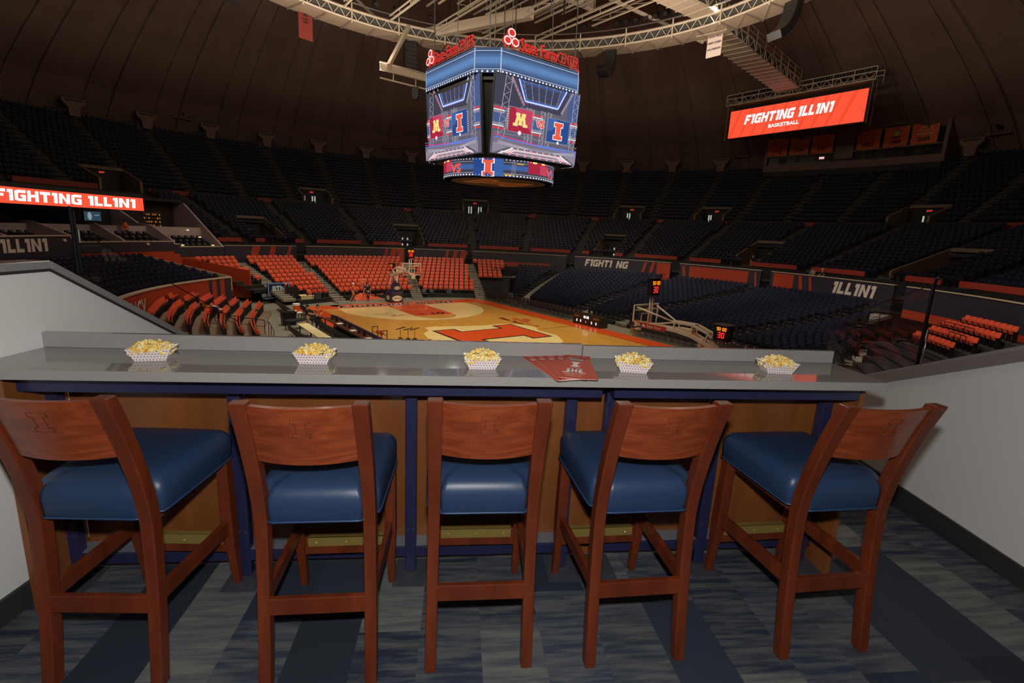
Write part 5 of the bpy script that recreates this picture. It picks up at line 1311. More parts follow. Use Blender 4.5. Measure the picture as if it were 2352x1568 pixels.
for i in range(8):
    p, q = P8[i], P8[(i+1) % 8]; L = math.hypot(q[0]-p[0], q[1]-p[1]); m = frame((p[0], p[1], zt0+.02), (q[0]-p[0], q[1]-p[1], 0), (0, 0, 1)); h = zt1-zt0-.04
    nseg = max(2, int(L/1.0)); 
    b.rect(0, 0, L, h, .0, 1, m); [b.rect(.05, h*y0, L-.05, h*(1-y0), .002+.001*q, mi, m) for q, (y0, mi) in enumerate(((.2, 5), (.25, 6), (.3, 4), (.35, 7), (.4, 0)))]; [b.rect(L*f, h*.24, L*f+.02, h*.76, .0095, 4, m) for f in np.linspace(.03, .97, int(L*7))]
    b.rect(0, h*.135, L, h*.16, .012, 2, m); b.rect(0, h*.86, L, h*.885, .012, 2, m); b.rect(0, 0, .03, h, .012, 2, m); b.rect(L-.03, 0, L, h, .012, 2, m)
    nd_ = int(L/.26)
    for k in range(nd_): b.disc(((k+.5)*L/nd_, h*.055), .055, .014, 3, m, 8)
b.build('ribbon_screen', RB, sb)
# letters standing on the top edge
SGR = E('sign_red', (226, 36, 34), .95); SGW = E('sign_white', (250, 236, 234), 1.0); SGD = M('sign_return', (120, 20, 18), .5, var=.03)
for i in (1, 7, 5, 3):
    p, q = P8[i], P8[(i+1) % 8]; L = math.hypot(q[0]-p[0], q[1]-p[1]); m = frame((p[0], p[1], zt1+.12), (q[0]-p[0], q[1]-p[1], 0), (0, 0, 1)); b = MB()
    put_text(b, 'State Farm', 2.6, .0, .66, 2, m, .0, wmax=2.7, ext=.06); put_text(b, 'CENTER', 4.88, .0, .6, 2, m, .0, wmax=1.72, ext=.06); put_text(b, 'State Farm', 2.6, .0, .66, 0, m, .062, wmax=2.7, bold=.014); put_text(b, 'CENTER', 4.88, .0, .6, 0, m, .058, wmax=1.72)
    for cx_, cy_ in ((.62, .72), (.36, .3), (.88, .3)):
        b.disc((cx_, cy_), .29, .04, 0, m, 18, ry=.25); b.disc((cx_, cy_), .265, .05, 1, m, 18, ry=.225); b.disc((cx_, cy_), .19, .06, 0, m, 18, ry=.155); b.disc((cx_, cy_), .29, -.06, 0, m, 18, ry=.25)
    b.beam((.1, -.06, 0), (L-.1, -.06, 0), .05, .05, 2, mat4=m)
    b.build('roof_sign', [SGR, SGW, SGD], sb)
# the main screens
def V(n, c, s=1.0): return E('vid_'+n, c, s)
VM = [V('bg', (100, 95, 110)), V('bgd', (62, 62, 80)), V('bgl', (142, 136, 152)), V('steel', (176, 170, 186)), V('white', (250, 246, 250)), V('mar', (170, 36, 62)), V('marl', (196, 66, 96)), V('yel', (252, 226, 120)), V('nav', (40, 74, 140)),
      V('navl', (60, 98, 164)), V('ora', (240, 92, 72)), V('blu', (90, 130, 240), 1.1), V('red', (214, 60, 66)), V('pnk', (255, 190, 200), 1.2), V('mag', (214, 70, 140)), V('floor', (232, 200, 206)), V('tech', (70, 90, 138)), V('gold', (240, 180, 60)), V('haze', (122, 112, 128))]
def screen_art(b, m, W, H):
    o = [0]
    def up(): o[0] += .0015; return o[0]
    R = lambda x0, y0, x1, y1, mi: b.rect(x0*W, y0*H, x1*W, y1*H, up(), mi, m)
    Q = lambda pts, mi: b.flat([(x*W, y*H) for x, y in pts], up(), mi, m)
    def ln(x0, y0, x1, y1, t, mi):
        d = np.array([(x1-x0)*W, (y1-y0)*H]); n = norm((-d[1], d[0]))*t/2; p = np.array([x0*W, y0*H]); q = np.array([x1*W, y1*H])
        b.flat([tuple(p-n), tuple(q-n), tuple(q+n), tuple(p+n)], up(), mi, m)
    def dot(x, y, r, mi): b.disc((x*W, y*H), r, up(), mi, m, 10)
    R(0, 0, 1, 1, 0); Q([(.0, .62), (.3, .62), (.2, 1), (0, 1)], 1); Q([(.28, .66), (.78, .66), (.9, 1), (.18, 1)], 1); R(.86, .3, 1, 1, 16)
    Q([(.33, .74), (.74, .74), (.82, 1), (.26, 1)], 16); Q([(.36, .78), (.72, .78), (.76, .95), (.31, .95)], 1)
    for i in range(6): ln(.3+.09*i, 1, .36+.07*i, .76, .05, 2)
    for y in (.84, .9, .96): ln(.28, y, .8, y, .04, 8)
    for (a, c) in (((.25, 1), (.34, .74)), ((.34, .74), (.73, .74)), ((.73, .74), (.82, 1))): ln(*a, *c, .13, 11); ln(*a, *c, .05, 4)
    ln(.17, 1, .33, .68, .16, 2); ln(.78, .68, .9, 1, .16, 2)
    for i in range(7): dot(.185+.022*i, .965-.045*i, .055, 12)
    for i in range(8): dot(.36+.05*i, .715, .03, 12)
    # side ribbons behind the panels
    for x0, x1 in ((0, .12), (.40, .56), (.9, 1)):
        R(x0, .36, x1, .56, 2); R(x0, .40, x1, .52, 16); ln(x0, .585, x1, .585, .09, 12); ln(x0, .33, x1, .33, .09, 12); ln(x0, .56, x1, .56, .05, 4); ln(x0, .36, x1, .36, .05, 4)
    # trusses
    for x, w in ((.1, .035), (.42, .022), (.55, .022), (.37, .02), (.62, .02), (.93, .03)):
        tx = .02 if x < .2 else 0
        y1 = 1 if x in (.1, .93) else .66
        for dx in (-w, w): ln(x+dx-tx, .02, x+dx+tx*2, y1, .035, 3)
        n = 16
        for i in range(n): ya, yb = .02+(y1-.02)*i/n, .02+(y1-.02)*(i+1)/n; k = lambda y: x-tx+3*tx*(y-.02)/max(.1, y1-.02); s_ = w if i % 2 else -w; ln(k(ya)+s_, ya, k(yb)-s_, yb, .022, 3)
    # lower lines and stage floor
    R(0, .0, 1, .14, 2); R(0, .14, 1, .2, 17+1)
    ln(0, .24, .5, .19, .05, 14); ln(.5, .19, 1, .19, .05, 11); ln(0, .21, 1, .15, .04, 11); ln(0, .27, 1, .25, .03, 2)
    for i in range(4): ln(.05, .17-.012*i, .4, .12-.005*i, .025, 3); ln(.7, .12-.005*i, .98, .17-.012*i, .025, 3)
    Q([(0, 0), (1, 0), (.84, .1), (.16, .1)], 0); Q([(.08, .02), (.92, .02), (.8, .085), (.2, .085)], 15)
    Q([(.2, .03), (.8, .03), (.74, .06), (.26, .06)], 2)
    for i in range(10): dot(.1+.088*i, .022, .085, 13); dot(.1+.088*i, .022, .05, 12)
    for i in range(9): dot(.2+.075*i, .095, .04, 13)
    ln(.06, .0, .22, .1, .05, 4); ln(.94, 0, .78, .1, .05, 4)
    # panels
    R(.135, .305, .405, .625, 2); R(.142, .312, .4, .618, 5); Q([(.2, .618), (.4, .618), (.4, .36), (.3, .42)], 6)
    put_M(b, .272*W, .392*H, .165*H, 4, m, up(), xs=1.12, g=.02); put_M(b, .272*W, .392*H, .165*H, 7, m, up(), xs=1.12, g=.004)
    for i in range(9): dot(.128, .34+.03*i, .03, 4)
    dot(.27, .305, .13, 13); dot(.27, .305, .07, 4)
    R(.58, .262, .865, .59, 2); R(.587, .269, .858, .583, 8); Q([(.587, .583), (.587, .4), (.66, .44), (.7, .583)], 9)
    put_I(b, .722*W, .315*H, .225*H, 4, m, up(), g=.05); put_I(b, .722*W, .315*H, .225*H, 10, m, up())
    for i in range(9): dot(.875, .3+.03*i, .03, 4)
    dot(.73, .27, .09, 4)
    put_text(b, 'VS', .492*W, .428*H, .095*H, 4, m, up(), wmax=.14*W, bold=.06); put_text(b, 'VS', .492*W, .428*H, .095*H, 10, m, up(), wmax=.14*W, bold=.035)
HW, z0s, z1s = 3.2, 1.22, 5.33
for i, (nx, ny) in enumerate(((0, -1), (-1, 0), (0, 1), (1, 0))):
    w0, w1 = (3.58, 3.93) if i % 2 == 0 else (3.48, 3.78)
    u = (-ny, nx, 0); p = (nx*w0-u[0]*HW, ny*w0-u[1]*HW, z0s); v = (nx*(w1-w0), ny*(w1-w0), z1s-z0s); H = math.hypot(w1-w0, z1s-z0s)
    m = frame(p, u, v); b = MB(); b.prism([(-.06, -.06), (2*HW+.06, -.06), (2*HW+.06, H+.06), (-.06, H+.06)], .10, 0, m@np.array([[1, 0, 0, 0], [0, 1, 0, 0], [0, 0, 1, -.11], [0, 0, 0, 1.]]))
    o = b.build('main_screen', SBK, sb); b = MB(); screen_art(b, m, 2*HW, H); b.build('picture', VM, o)
# lower ring
b = MB(); b.cyl((0, 0, .02), 3.6, 1.06, 64); b.build('ring_housing', SBK, sb)
b = MB(); RR = 3.63
def rp(th, z, dr=0): return ((RR+dr)*cos(rad(th)), (RR+dr)*sin(rad(th)), z)
def rband(t0, t1, z0, z1, mi, dr):
    n = max(1, int(abs(t1-t0)/4)); strip(b, [rp(t0+(t1-t0)*i/n, z0, dr) for i in range(n+1)], [rp(t0+(t1-t0)*i/n, z1, dr) for i in range(n+1)], mi)
rband(0, 360, .04, 1.06, 1, 0); rband(0, 360, .42, .74, 16, .004); rband(0, 360, .5, .66, 9, .006); rband(0, 360, .22, .25, 3, .006); rband(0, 360, .86, .88, 3, .006)
for i in range(100): th = 3.6*i; rband(th, th+1.7, .09, .16, 4, .008); rband(th, th+1.2, .99, 1.03, 4, .008)
def rpoly(poly, thc, z0, sx, sz, mi, dr): b.add([rp(thc+math.degrees(x*sx/RR), z0+y*sz, dr) for x, y in poly], [tuple(range(len(poly)))], mi)
thcam = math.degrees(math.atan2(-20.0, -28.7)) ; thcam = math.degrees(math.atan2(-28.72, -20.01))
for rep in range(-1, 2):
    base = thcam+rep*110
    rband(base-25, base+4, .06, 1.05, 8, .01); rband(base-5, base+4, .06, 1.05, 11 if False else 9, .012)
    rpoly(grow_I(.05), base-10.5, .08, .95, .95, 4, .016); rpoly(BLOCK_I, base-10.5, .1, .9, .9, 10, .02)
    vt, ft = text('VS'); b.add([rp(base-47+math.degrees(x*.62/RR), .28+y*.52, .016) for x, y, z in vt], ft, 10); [b.add([rp(base-47+math.degrees((x*.62+dx)/RR), .28+y*.52+dy, .016) for x, y, z in vt], ft, 10) for dx, dy in ((.04, 0), (-.04, 0), (0, .03), (0, -.03))]
    rband(base+29, base+56, .35, 1.05, 5, .01); rband(base+44, base+56, .35, .9, 6, .012); rband(base+34, base+39, .95, 1.05, 7, .014); rband(base+46, base+51, .95, 1.05, 7, .014)
    rband(base+5, base+13, .14, .19, 17, .01); rband(base+17, base+24, .8, .85, 17, .01)
    for q in range(4): rband(base+12+q*1.2, base+12.4+q*1.2, .1, .98, 2, .012)
b.build('ring_screen', VM, sb)
b = MB(); SBB = M('scoreboard_belly', (48, 40, 37), .6, var=.05); BEL = M('belly_orange', (150, 88, 44), .5, var=.04)
md = frame((0, 0, .02), (1, 0, 0), (0, -1, 0)); b.disc((0, 0), 3.6, .0, 2, md, 48); b.disc((0, 0), 3.15, .015, 0, md, 48)
mi_ = frame((0, 0, .0), (0, 1, 0), (1, 0, 0)); put_I(b, 0, -1.8, 3.6, 3, mi_, .003, g=.03); put_I(b, 0, -1.8, 3.6, 1, mi_, .006)
b.build('belly', [SBB, BEL, SBK, MATS['white_logo']], sb)
for x, y in ((-2.2, -2.2), (2.2, -2.2), (2.2, 2.2), (-2.2, 2.2)):
    b = MB(); b.tube([(x, y, 6.6), (x*.9, y*.9, 17.5)], .03, 5); b.build('hanging_wire', BLACK, sb)
b = MB(); b.box((0, 0, 7.0), (4.5, .3, .3)); b.box((0, 0, 7.0), (.3, 4.5, .3)); b.build('lifting_frame', BLACK, sb)

# ------------------------------------------------------------------ big video board at the right
p0, p1 = np.array([CX+29.3, CY+37.5]), np.array([CX+38.9, CY+24.5]); L = np.linalg.norm(p1-p0); d = (p1-p0)/L
vb = thing('video_board', (p0[0], p0[1], ZC+20.9), math.atan2(d[1], d[0]), 'wide orange video board with white lettering hanging at the upper right', 'display board')
Hb = 3.4; m = frame((0, 0, 0), (1, 0, 0), (0, 0, 1))
b = MB(); b.box((L/2, .35, Hb/2), (L+.3, .6, Hb+.25)); b.build('housing', SBK, vb)
b = MB(); b.rect(0, 0, L, Hb, .06, 0, m); VS2 = E('led_orange_shade', (240, 76, 50), 1.0)
for i in range(11): b.flat([(1.5*i, 0), (1.5*i+.35, 0), (1.5*i+1.7, Hb), (1.5*i+1.3, Hb)], .063, 2, m) if 1.5*i+1.7 < L else None
put_block(b, 'FIGHTING ILLINI', 2.1, 1.5, 1.15, 1, m, .075, width=10.8); put_text(b, 'BASKETBALL', 7.3, .72, .42, 1, m, .075, xs=1.15, bold=.02)
b.build('picture', [LEDRED, LEDWHT, VS2], vb)
b = MB(); b.box((L/2, .6, Hb+.7), (L+1.2, 2.0, .08)); b.build('deck', BEIGED, vb); b = MB()
for y in (-.4, 1.6):
    for z in (.75, 1.5, 2.0): b.beam((-.6, y, Hb+z), (L+.6, y, Hb+z), .09, .09)
    for i in range(9): b.beam((-.6+(L+1.2)*i/8, y, Hb+.7), (-.6+(L+1.2)*i/8, y, Hb+2.0), .07, .07, up=(0, 1, 0))
for i in range(28): x = -.6+(L+1.2)*i/28; b.beam((x, -.4, Hb+(.75 if i % 2 else 1.5)), (x+(L+1.2)/28, -.4, Hb+(1.5 if i % 2 else .75)), .05, .05)
b.build('guard_rail', BEIGE, vb)
for x in (-.35, L+.35):
    b = MB()
    for y in (-.2, .9): b.beam((x, y, -.3), (x, y, Hb+.8), .08, .08, up=(0, 1, 0))
    for i in range(9): b.beam((x, -.2, -.1+.45*i), (x, .9, -.1+.45*i), .05, .05)
    b.build('ladder_frame', MATS['rib_steel'], vb)
for i in range(26):
    x = .2+(L-.4)*i/25
    if 8.2 < x < 9.6: continue
    k = MB(); k.cyl((x, .9, Hb+2.0), .16, .32, 8, r2=.22); k.box((x, .9, Hb+1.9), (.3, .06, .3)); k.build('floodlight', BLACK, vb)

# ------------------------------------------------------------------ press box
PB = M('press_box_panel', (118, 98, 84), .7, var=.05, scale=.7); PBG = M('press_glass', (26, 24, 24), .2, var=.05)
b = MB(); curved_box(b, 57.6, 61.0, 28.4, 49.2, 17.0, 17.7, 2, 2); curved_box(b, 57.6, 61.0, 28.4, 49.2, 17.7, 18.6, 0, 2); curved_box(b, 58.0, 61.0, 28.6, 49.0, 18.6, 22.6, 1, 2)
for t0, t1 in ((49.0, 49.4), (28.2, 28.6)): curved_box(b, 57.5, 61.0, t0, t1, 17.7, 22.8, 0, 2)
curved_box(b, 57.5, 61.0, 28.2, 38.2, 22.4, 22.8, 0, 2); curved_box(b, 57.6, 61.0, 38.2, 40.4, 18.9, 22.2, 0, 2); curved_box(b, 57.55, 58.0, 28.4, 49.2, 19.7, 19.85, 0, 2)
pb = T(b.build('press_box', [PB, PBG, DARKW]), 'long dark press box under the dome behind the orange banners', 'press box')
rr = random.Random(2)
for th in (47, 45.1, 42.6, 40.9, 40.2, 38.8, 37.6, 36.2, 34.0, 31.2, 30.2):
    k = MB(); k.box((0, 0, 0), (.9*rr.uniform(.5, 1.2), .7*rr.uniform(.6, 1), .06), 0, radm(57.96, th, 19.15+.2*rr.random())); k.build('window', DARKW, pb)
k = MB(); k.box((0, 0, 0), (.8, .45, .06), 0, radm(57.7, 41.9, 19.2)); tv = T(k.build('small_television', BLACKP), 'small lit screen glowing in the press box', 'television'); k = MB(); m = radm(57.66, 41.9, 19.2); k.rect(-.36, -.2, .36, .2, .0, 0, m); [k.rect(-.3+.16*i, -.1, -.2+.16*i, .14, .01, 1, m) for i in range(4)]; k.build('picture', [E('tv_red', (150, 60, 66), .8), LEDWHT], tv)
FF = [('FINAL', .35, .55, .3, 2), ('FOUR', .05, .15, .34, 2)]
def seal(k, m): k.disc((0, .4), .42, .035, 3, m, ry=.5); k.disc((0, .35), .3, .04, 2, m, ry=.3); k.rect(-.34, -.15, .34, 0, .04, 0, m)
def arch(k, m): k.disc((.1, .1), .75, .035, 2, m, r0=.66, a0=0, a1=170, n=16); put_text(k, 'FOUR', .1, .2, .26, 2, m, .035, wmax=1.2); k.rect(-.8, -.1, .8, .02, .035, 2, m)
def ball_(k, m): k.disc((-.42, .27), .17, .04, 1, m, 12)
NM = ['leftmost of the six, all dark lettering', 'second from the left', 'third from the left', 'first one right of the gap', 'with the green round emblem', 'rightmost, with an arch emblem']
for i, (tl, tr, yr) in enumerate(((49.1, 46.4, '1915'), (46.2, 43.6, '1949'), (43.4, 40.6, '1951'), (37.9, 35.2, '1952'), (34.9, 32.2, '1989'), (32.0, 29.2, '2005'))):
    w = 57.4*rad(tl-tr)*.97; m = radm(57.4, (tl+tr)/2, 21.0)
    tx = [(yr, 0, -.85, .48, 0)]+([('NATIONAL', 0, .45, .32, 1), ('CHAMPIONS', 0, .02, .32, 1)] if i == 0 else (FF if i in (1, 2, 3) else []))
    banner(m, w, 2.35, BOR, tx, f'orange year banner hung on the press box front, {NM[i]}', 'six championship banners', {1: ball_, 2: ball_, 3: ball_, 4: seal, 5: arch}.get(i))

# ------------------------------------------------------------------ courtside furniture
YR = math.atan2(AY[1], AY[0])-pi/2      # local +y points away from the court, right sideline
YL = YR+pi; YF = math.atan2(AX[1], AX[0])-pi/2
CHB = M('chair_black', (30, 30, 34), .5, var=.08); CHG = M('chair_grey', (84, 88, 94), .45, var=.06); EMB = M('chair_orange_mark', (214, 96, 66), .5, var=.04); CHM = M('chair_frame', (50, 50, 54), .35, metal=.5, var=.05)
def chair_mesh(col, mark, name):
    b = MB(); b.box((0, -.02, .45), (.44, .42, .04)); b.loft([[(-.21, .2, .55), (.21, .2, .55), (.21, .235, .55), (-.21, .235, .55)], [(-.22, .24, .75), (.22, .24, .75), (.22, .27, .75), (-.22, .27, .75)], [(-.17, .26, .86), (.17, .26, .86), (.17, .285, .86), (-.17, .285, .86)]])
    if mark:
        m = frame((0, .212, .66), (1, 0, 0), norm((0, .2, 1))); put_I(b, 0, -.08, .17, 1, m, .012)
    for x in (-.22, .22):
        b.tube([(x, .26, .8), (x, .2, .5), (x, -.24, .01)], .014, 5, 2); b.tube([(x, -.2, .44), (x, .26, .01)], .014, 5, 2)
    b.tube([(-.22, -.24, .05), (.22, -.24, .05)], .012, 5, 2); b.tube([(-.22, .22, .05), (.22, .22, .05)], .012, 5, 2)
    return b.mesh(name, [col, EMB, CHM])
CM_ = chair_mesh(CHB, True, 'folding_chair'); CMP = chair_mesh(CHB, False, 'folding_chair'); CMG = chair_mesh(CHG, False, 'folding_chair')
def chairs(me, spots, yaw, lab, group, nm='black folding chair'):
    for i, (a, l) in enumerate(spots):
        p = cw(a, l, 0)
        u, v, w = proj((p[0], p[1], p[2]+.7))
        if hidden(u, v-6) or not (-20 < u < 2370): continue
        o = bpy.data.objects.new('folding_chair', me); COL.objects.link(o); o.location = p; o.rotation_euler = (0, 0, yaw); T(o, f'{nm}, {ordn(i+1)} from {lab}', 'chair', group)
for rw, l in (('front', 9.72), ('back', 10.62)):
    chairs(CM_ if rw == 'back' else CMP, [(15.4-.56*i, l) for i in range(24)], YR, f'the far end of the {rw} row, right sideline', f'{rw} row chairs on the right sideline beyond the score table')
    chairs(CM_ if rw == 'back' else CMP, [(-4.9-.56*i, l) for i in range(22)], YR, f'the score table in the nearer {rw} row, right sideline', f'{rw} row chairs on the right sideline on the near side of the score table')
chairs(CHG and CMG, [(18.9, 4.3), (18.9, 5.2), (18.8, 8.3), (18.8, 9.2), (18.7, 10.2)], YF, 'the left along the far right baseline', 'grey chairs behind the far baseline', 'grey folding chair')
chairs(CMP, [(18.6, .9), (18.55, 1.6)], YF, 'the left beside the far basket base', 'two chairs by the basket base')
chairs(CMP, [(12.5-.5*i, -9.55) for i in range(10)], YL, 'the far end of the left team bench', 'team bench chairs')
chairs(CMP, [(15.3-.5*i, -10.7) for i in range(6)], YL, 'the far end of the second left row', 'second row chairs at the left')
chairs(CMP, [(6.0-.62*i, -10.25) for i in range(12)], YL, 'the far end, behind the scorer table', 'scorer table chairs')
chairs(CMP, [(4.3-.56*i, -12.35) for i in range(8)], YL, 'the far end, behind the cream table', 'press table chairs')
chairs(CMG, [(19.2+.25*i-.0, -11.0+.5*i) for i in range(5)], YF+.3, 'the left under the blue-edged sign', 'stacked grey chairs by the sign', 'grey folding chair')
def court_box(b, a0, a1, l0, l1, z0, z1, mi=0):
    b.hexa([cw(a, l, z) for z in (z0, z1) for a, l in ((a0, l0), (a0, l1), (a1, l1), (a1, l0))], mi)
TBR = M('brown_table_top', (84, 44, 28), .4, var=.1); TNV = M('navy_led_front', (40, 34, 72), .4, var=.05); CRM = M('cream_cloth', (214, 196, 142), .7, var=.05); PAPR = M('white_paper', (226, 222, 212), .6, var=.04); GREYP = M('grey_plastic', (78, 84, 92), .5, var=.06)
t = thing('scorer_table', cw(2.5, -9.3, 0), 0, 'long scorer table with navy front board and brown top along the left sideline', 'table')
b = MB(); court_box(b, -2.2, 6.5, -9.12, -8.95, .04, .86, 0); inplace(b.build('front_board', TNV, t), t); b = MB(); court_box(b, -2.2, 6.4, -9.85, -9.12, .70, .75, 0); inplace(b.build('tabletop', TBR, t), t)
for a in (-2.0, .8, 3.6, 6.2): b = MB(); court_box(b, a-.03, a+.03, -9.8, -9.74, 0, .7); inplace(b.build('leg', BLACK, t), t)
t = thing('press_table', cw(2.3, -11.6, 0), 0, 'long cream covered table behind the scorer table chairs', 'table')
b = MB(); court_box(b, -.6, 4.8, -11.95, -11.3, .72, .76); inplace(b.build('tabletop', CRM, t), t); b = MB(); court_box(b, -.6, 4.8, -11.32, -11.3, .3, .72); inplace(b.build('cloth_front', CRM, t), t)
for a in (-.4, 2, 4.5): b = MB(); court_box(b, a-.03, a+.03, -11.9, -11.84, 0, .72); inplace(b.build('leg', BLACK, t), t)
for i in range(7): a = 4.3-.7*i; b = MB(); court_box(b, a-.09, a+.09, -11.62, -11.36, .762, .768); T(b.build('place_card', PAPR), f'white card on the cream table, {ordn(i+1)} from the far end', 'card', 'cards on the cream table')
rr = random.Random(4)
for i in range(9):
    a = 5.6-.85*i
    if i % 3 == 2:
        b = MB(); court_box(b, a-.18, a+.22, -9.7, -9.35, .751, .765); T(b.build('paper_sheet', PAPR), f'white papers on the brown scorer table, {ordn(i//3+1)} pile from the far end', 'paper', 'papers on the scorer table')
    else:
        r = thing('monitor', cw(a, -9.45, .75), YL, f'black monitor on the scorer table, {ordn(i-i//3+1)} from the far end', 'monitor', 'monitors on the scorer table'); b = MB(); b.box((0, .02, .18), (.42, .04, .28)); b.build('screen', BLACKP, r); b = MB(); b.box((0, .0, .01), (.24, .18, .02)); b.beam((0, 0, .02), (0, 0, .1), .05, .04, up=(0, 1, 0)); b.build('stand', BLACKP, r)
t = thing('score_table', cw(-.2, 9.5, 0), 0, 'low black electronic score table with white digits on the right sideline', 'score table')
b = MB(); court_box(b, -1.75, 1.3, 9.05, 9.95, .03, .88); inplace(b.build('housing', M('brown_black_case', (38, 30, 26), .4, var=.06), t), t)
m = frame(cw(1.3, 9.04, .03), (-AX[0], -AX[1], 0), (0, 0, 1)); b = MB(); put_digits(b, '90:00', 1.52, .56, .2, 0, m, .01)
for x in (.42, .86, 2.1, 2.6): put_digit(b, '0', x, .2, .2, 0, m, .01)
put_digit(b, '1', 1.42, .2, .16, 0, m, .01); inplace(b.build('digits', LEDW, t), t); b = MB()
b.rect(.12, .6, .75, .74, .008, 0, m); b.rect(2.3, .6, 2.93, .74, .008, 0, m); inplace(b.build('sponsor_strips', M('tan_strip', (120, 88, 52), .5, var=.05), t), t)
# cooler on its white table, bins and cases
b = MB(); court_box(b, 9.2, 10.2, -11.1, -10.5, .68, .72); o = thing('side_table', cw(9.7, -10.8, 0), 0, 'small white folding table with the drinks cooler beside the team bench', 'table'); inplace(b.build('tabletop', PAPR, o), o)
for a, l in ((9.25, -11.05), (10.15, -11.05), (9.25, -10.55), (10.15, -10.55)): b = MB(); court_box(b, a-.02, a+.02, l-.02, l+.02, 0, .68); inplace(b.build('leg', BLACK, o), o)
o = thing('drinks_cooler', cw(9.8, -10.75, .72), 0, 'orange drinks cooler with white lid on the small side table', 'cooler'); b = MB(); b.cyl((0, 0, 0), .21, .46, 14, r2=.24); b.build('tank', ORANGE, o); b = MB(); b.cyl((0, 0, .46), .26, .14, 14); b.build('lid', PAPR, o); b = MB(); b.box((0, -.24, .08), (.06, .06, .06)); b.build('tap', PAPR, o)
for i in range(3): b = MB(); b.cyl(cw(9.45+.12*i, -10.95+.1*i, .72), .05, .16, 8); T(b.build('paper_cups', PAPR), f'stack of white cups beside the orange cooler, {ordn(i+1)} in line', 'cups', 'cup stacks by the cooler')
def bin_(name, a, l, r, h, mat_, label, square=False, wheels=False):
    o = thing(name, cw(a, l, 0), YF, label, 'bin'); b = MB()
    if square: b.loft([[(-r, -r*.8, 0), (r, -r*.8, 0), (r, r*.8, 0), (-r, r*.8, 0)], [(-r*1.12, -r*.9, h), (r*1.12, -r*.9, h), (r*1.12, r*.9, h), (-r*1.12, r*.9, h)]])
    else: b.cyl((0, 0, 0.02), r, h, 14, r2=r*1.18)
    b.build('body', mat_, o, bevel=.01); b = MB()
    if square: b.box((0, 0, h+.02), (r*2.4, r*1.95, .05))
    else: b.tube([(r*1.2*cos(2*pi*i/16), r*1.2*sin(2*pi*i/16), h) for i in range(16)], .03, 5, closed=True)
    b.build('rim', mat_, o)
    if wheels:
        for x in (-.28, .28): b = MB(); b.cyl((0, 0, 0), .12, .06, 12, 0, frame((x, .3, .12), (0, 1, 0), (0, 0, 1))); b.build('wheel', BLACK, o)
bin_('trash_can', 18.8, -6.7, .30, .85, GREYP, 'round grey trash can before the orange seats at the far left'); bin_('laundry_bin', 18.8, -7.7, .5, .66, CRM, 'square cream bin beside the grey trash can', True)
bin_('trash_can', 18.8, 7.1, .3, .85, GREYP, 'round grey trash can on the far right baseline'); bin_('wheeled_bin', 8.6, -11.6, .42, .9, BLACKP, 'black wheeled bin beside the team bench', True, True)
o = thing('equipment_case', cw(19.0, -8.9, 0), YF, 'tall black equipment cabinet beside the blue-edged sign', 'cabinet'); b = MB(); b.box((0, 0, .7), (1.0, .6, 1.36)); b.build('body', BLACKP, o, bevel=.02); b = MB(); b.box((0, -.31, .7), (.04, .03, .3)); b.build('handle', ALU, o); b = MB(); b.box((0, 0, 1.4), (1.04, .64, .05)); b.build('lid', BLACKP, o)
o = thing('treatment_table', cw(7.0, -11.3, 0), YL+.3, 'dark padded treatment table standing behind the team bench', 'table'); b = MB(); b.box((0, 0, .62), (.7, 1.9, .1)); b.build('pad', CHB, o, bevel=.03)
for x, y in ((-.3, -.8), (.3, -.8), (-.3, .8), (.3, .8)): b = MB(); b.beam((x, y, 0), (x, y, .57), .05, .05, up=(0, 1, 0)); b.build('leg', CHM, o)
# sign with blue edge
o = thing('network_sign', cw(20.0, -9.75, 0), YF+rad(12), 'black sign with blue edge and white letters before the orange seats', 'sign'); b = MB(); b.box((0, 0, 1.25), (2.0, .12, 1.0)); b.build('board', BLACKP, o, bevel=.03); b = MB(); m = frame((0, -.065, 1.25), (1, 0, 0), (0, 0, 1))
SBL = M('sign_blue', (80, 140, 210), .4, var=.03); SPL = M('sign_pale', (190, 205, 220), .4, var=.03); b.rect(-.96, -.46, .96, .46, .003, 1, m); b.rect(-.88, -.38, .88, .38, .006, 0, m); b.rect(-.96, -.46, -.5, -.4, .007, 2, m); b.rect(.4, .4, .96, .46, .007, 2, m); put_text(b, 'BTN', 0, -.22, .44, 2, m, .009, wmax=1.45, bold=.04); b.build('lettering', [BLACKP, SBL, SPL], o); b = MB()
for x in (-.8, .8): b.beam((x, .02, 0), (x, .02, .8), .06, .06, up=(0, 1, 0)); b.beam((x, -.3, .03), (x, .35, .03), .06, .06)
b.build('feet', BLACK, o)
# orange tarpaulin heap
rr = np.random.default_rng(3); n0, n1 = 26, 12; vs = []
for i in range(n0+1):
    for j in range(n1+1):
        f, g_ = i/n0, j/n1; h = .62*sin(pi*g_)*(.55+.45*sin(3.2*f+1)**2)*(1-(2*f-1)**6)+.07*rr.standard_normal()*sin(pi*g_); vs.append(cw(18.6+.9*g_+1.1*f, -3.3+4.0*f, max(.02, h)))
b = MB(); b.add(vs, [(i*(n1+1)+j, (i+1)*(n1+1)+j, (i+1)*(n1+1)+j+1, i*(n1+1)+j+1) for i in range(n0) for j in range(n1)]); T(b.build('tarpaulin', M('orange_tarp', (206, 82, 34), .55, var=.12, scale=3)), 'crumpled orange tarpaulin lying on the floor left of the far basket', 'tarpaulin')
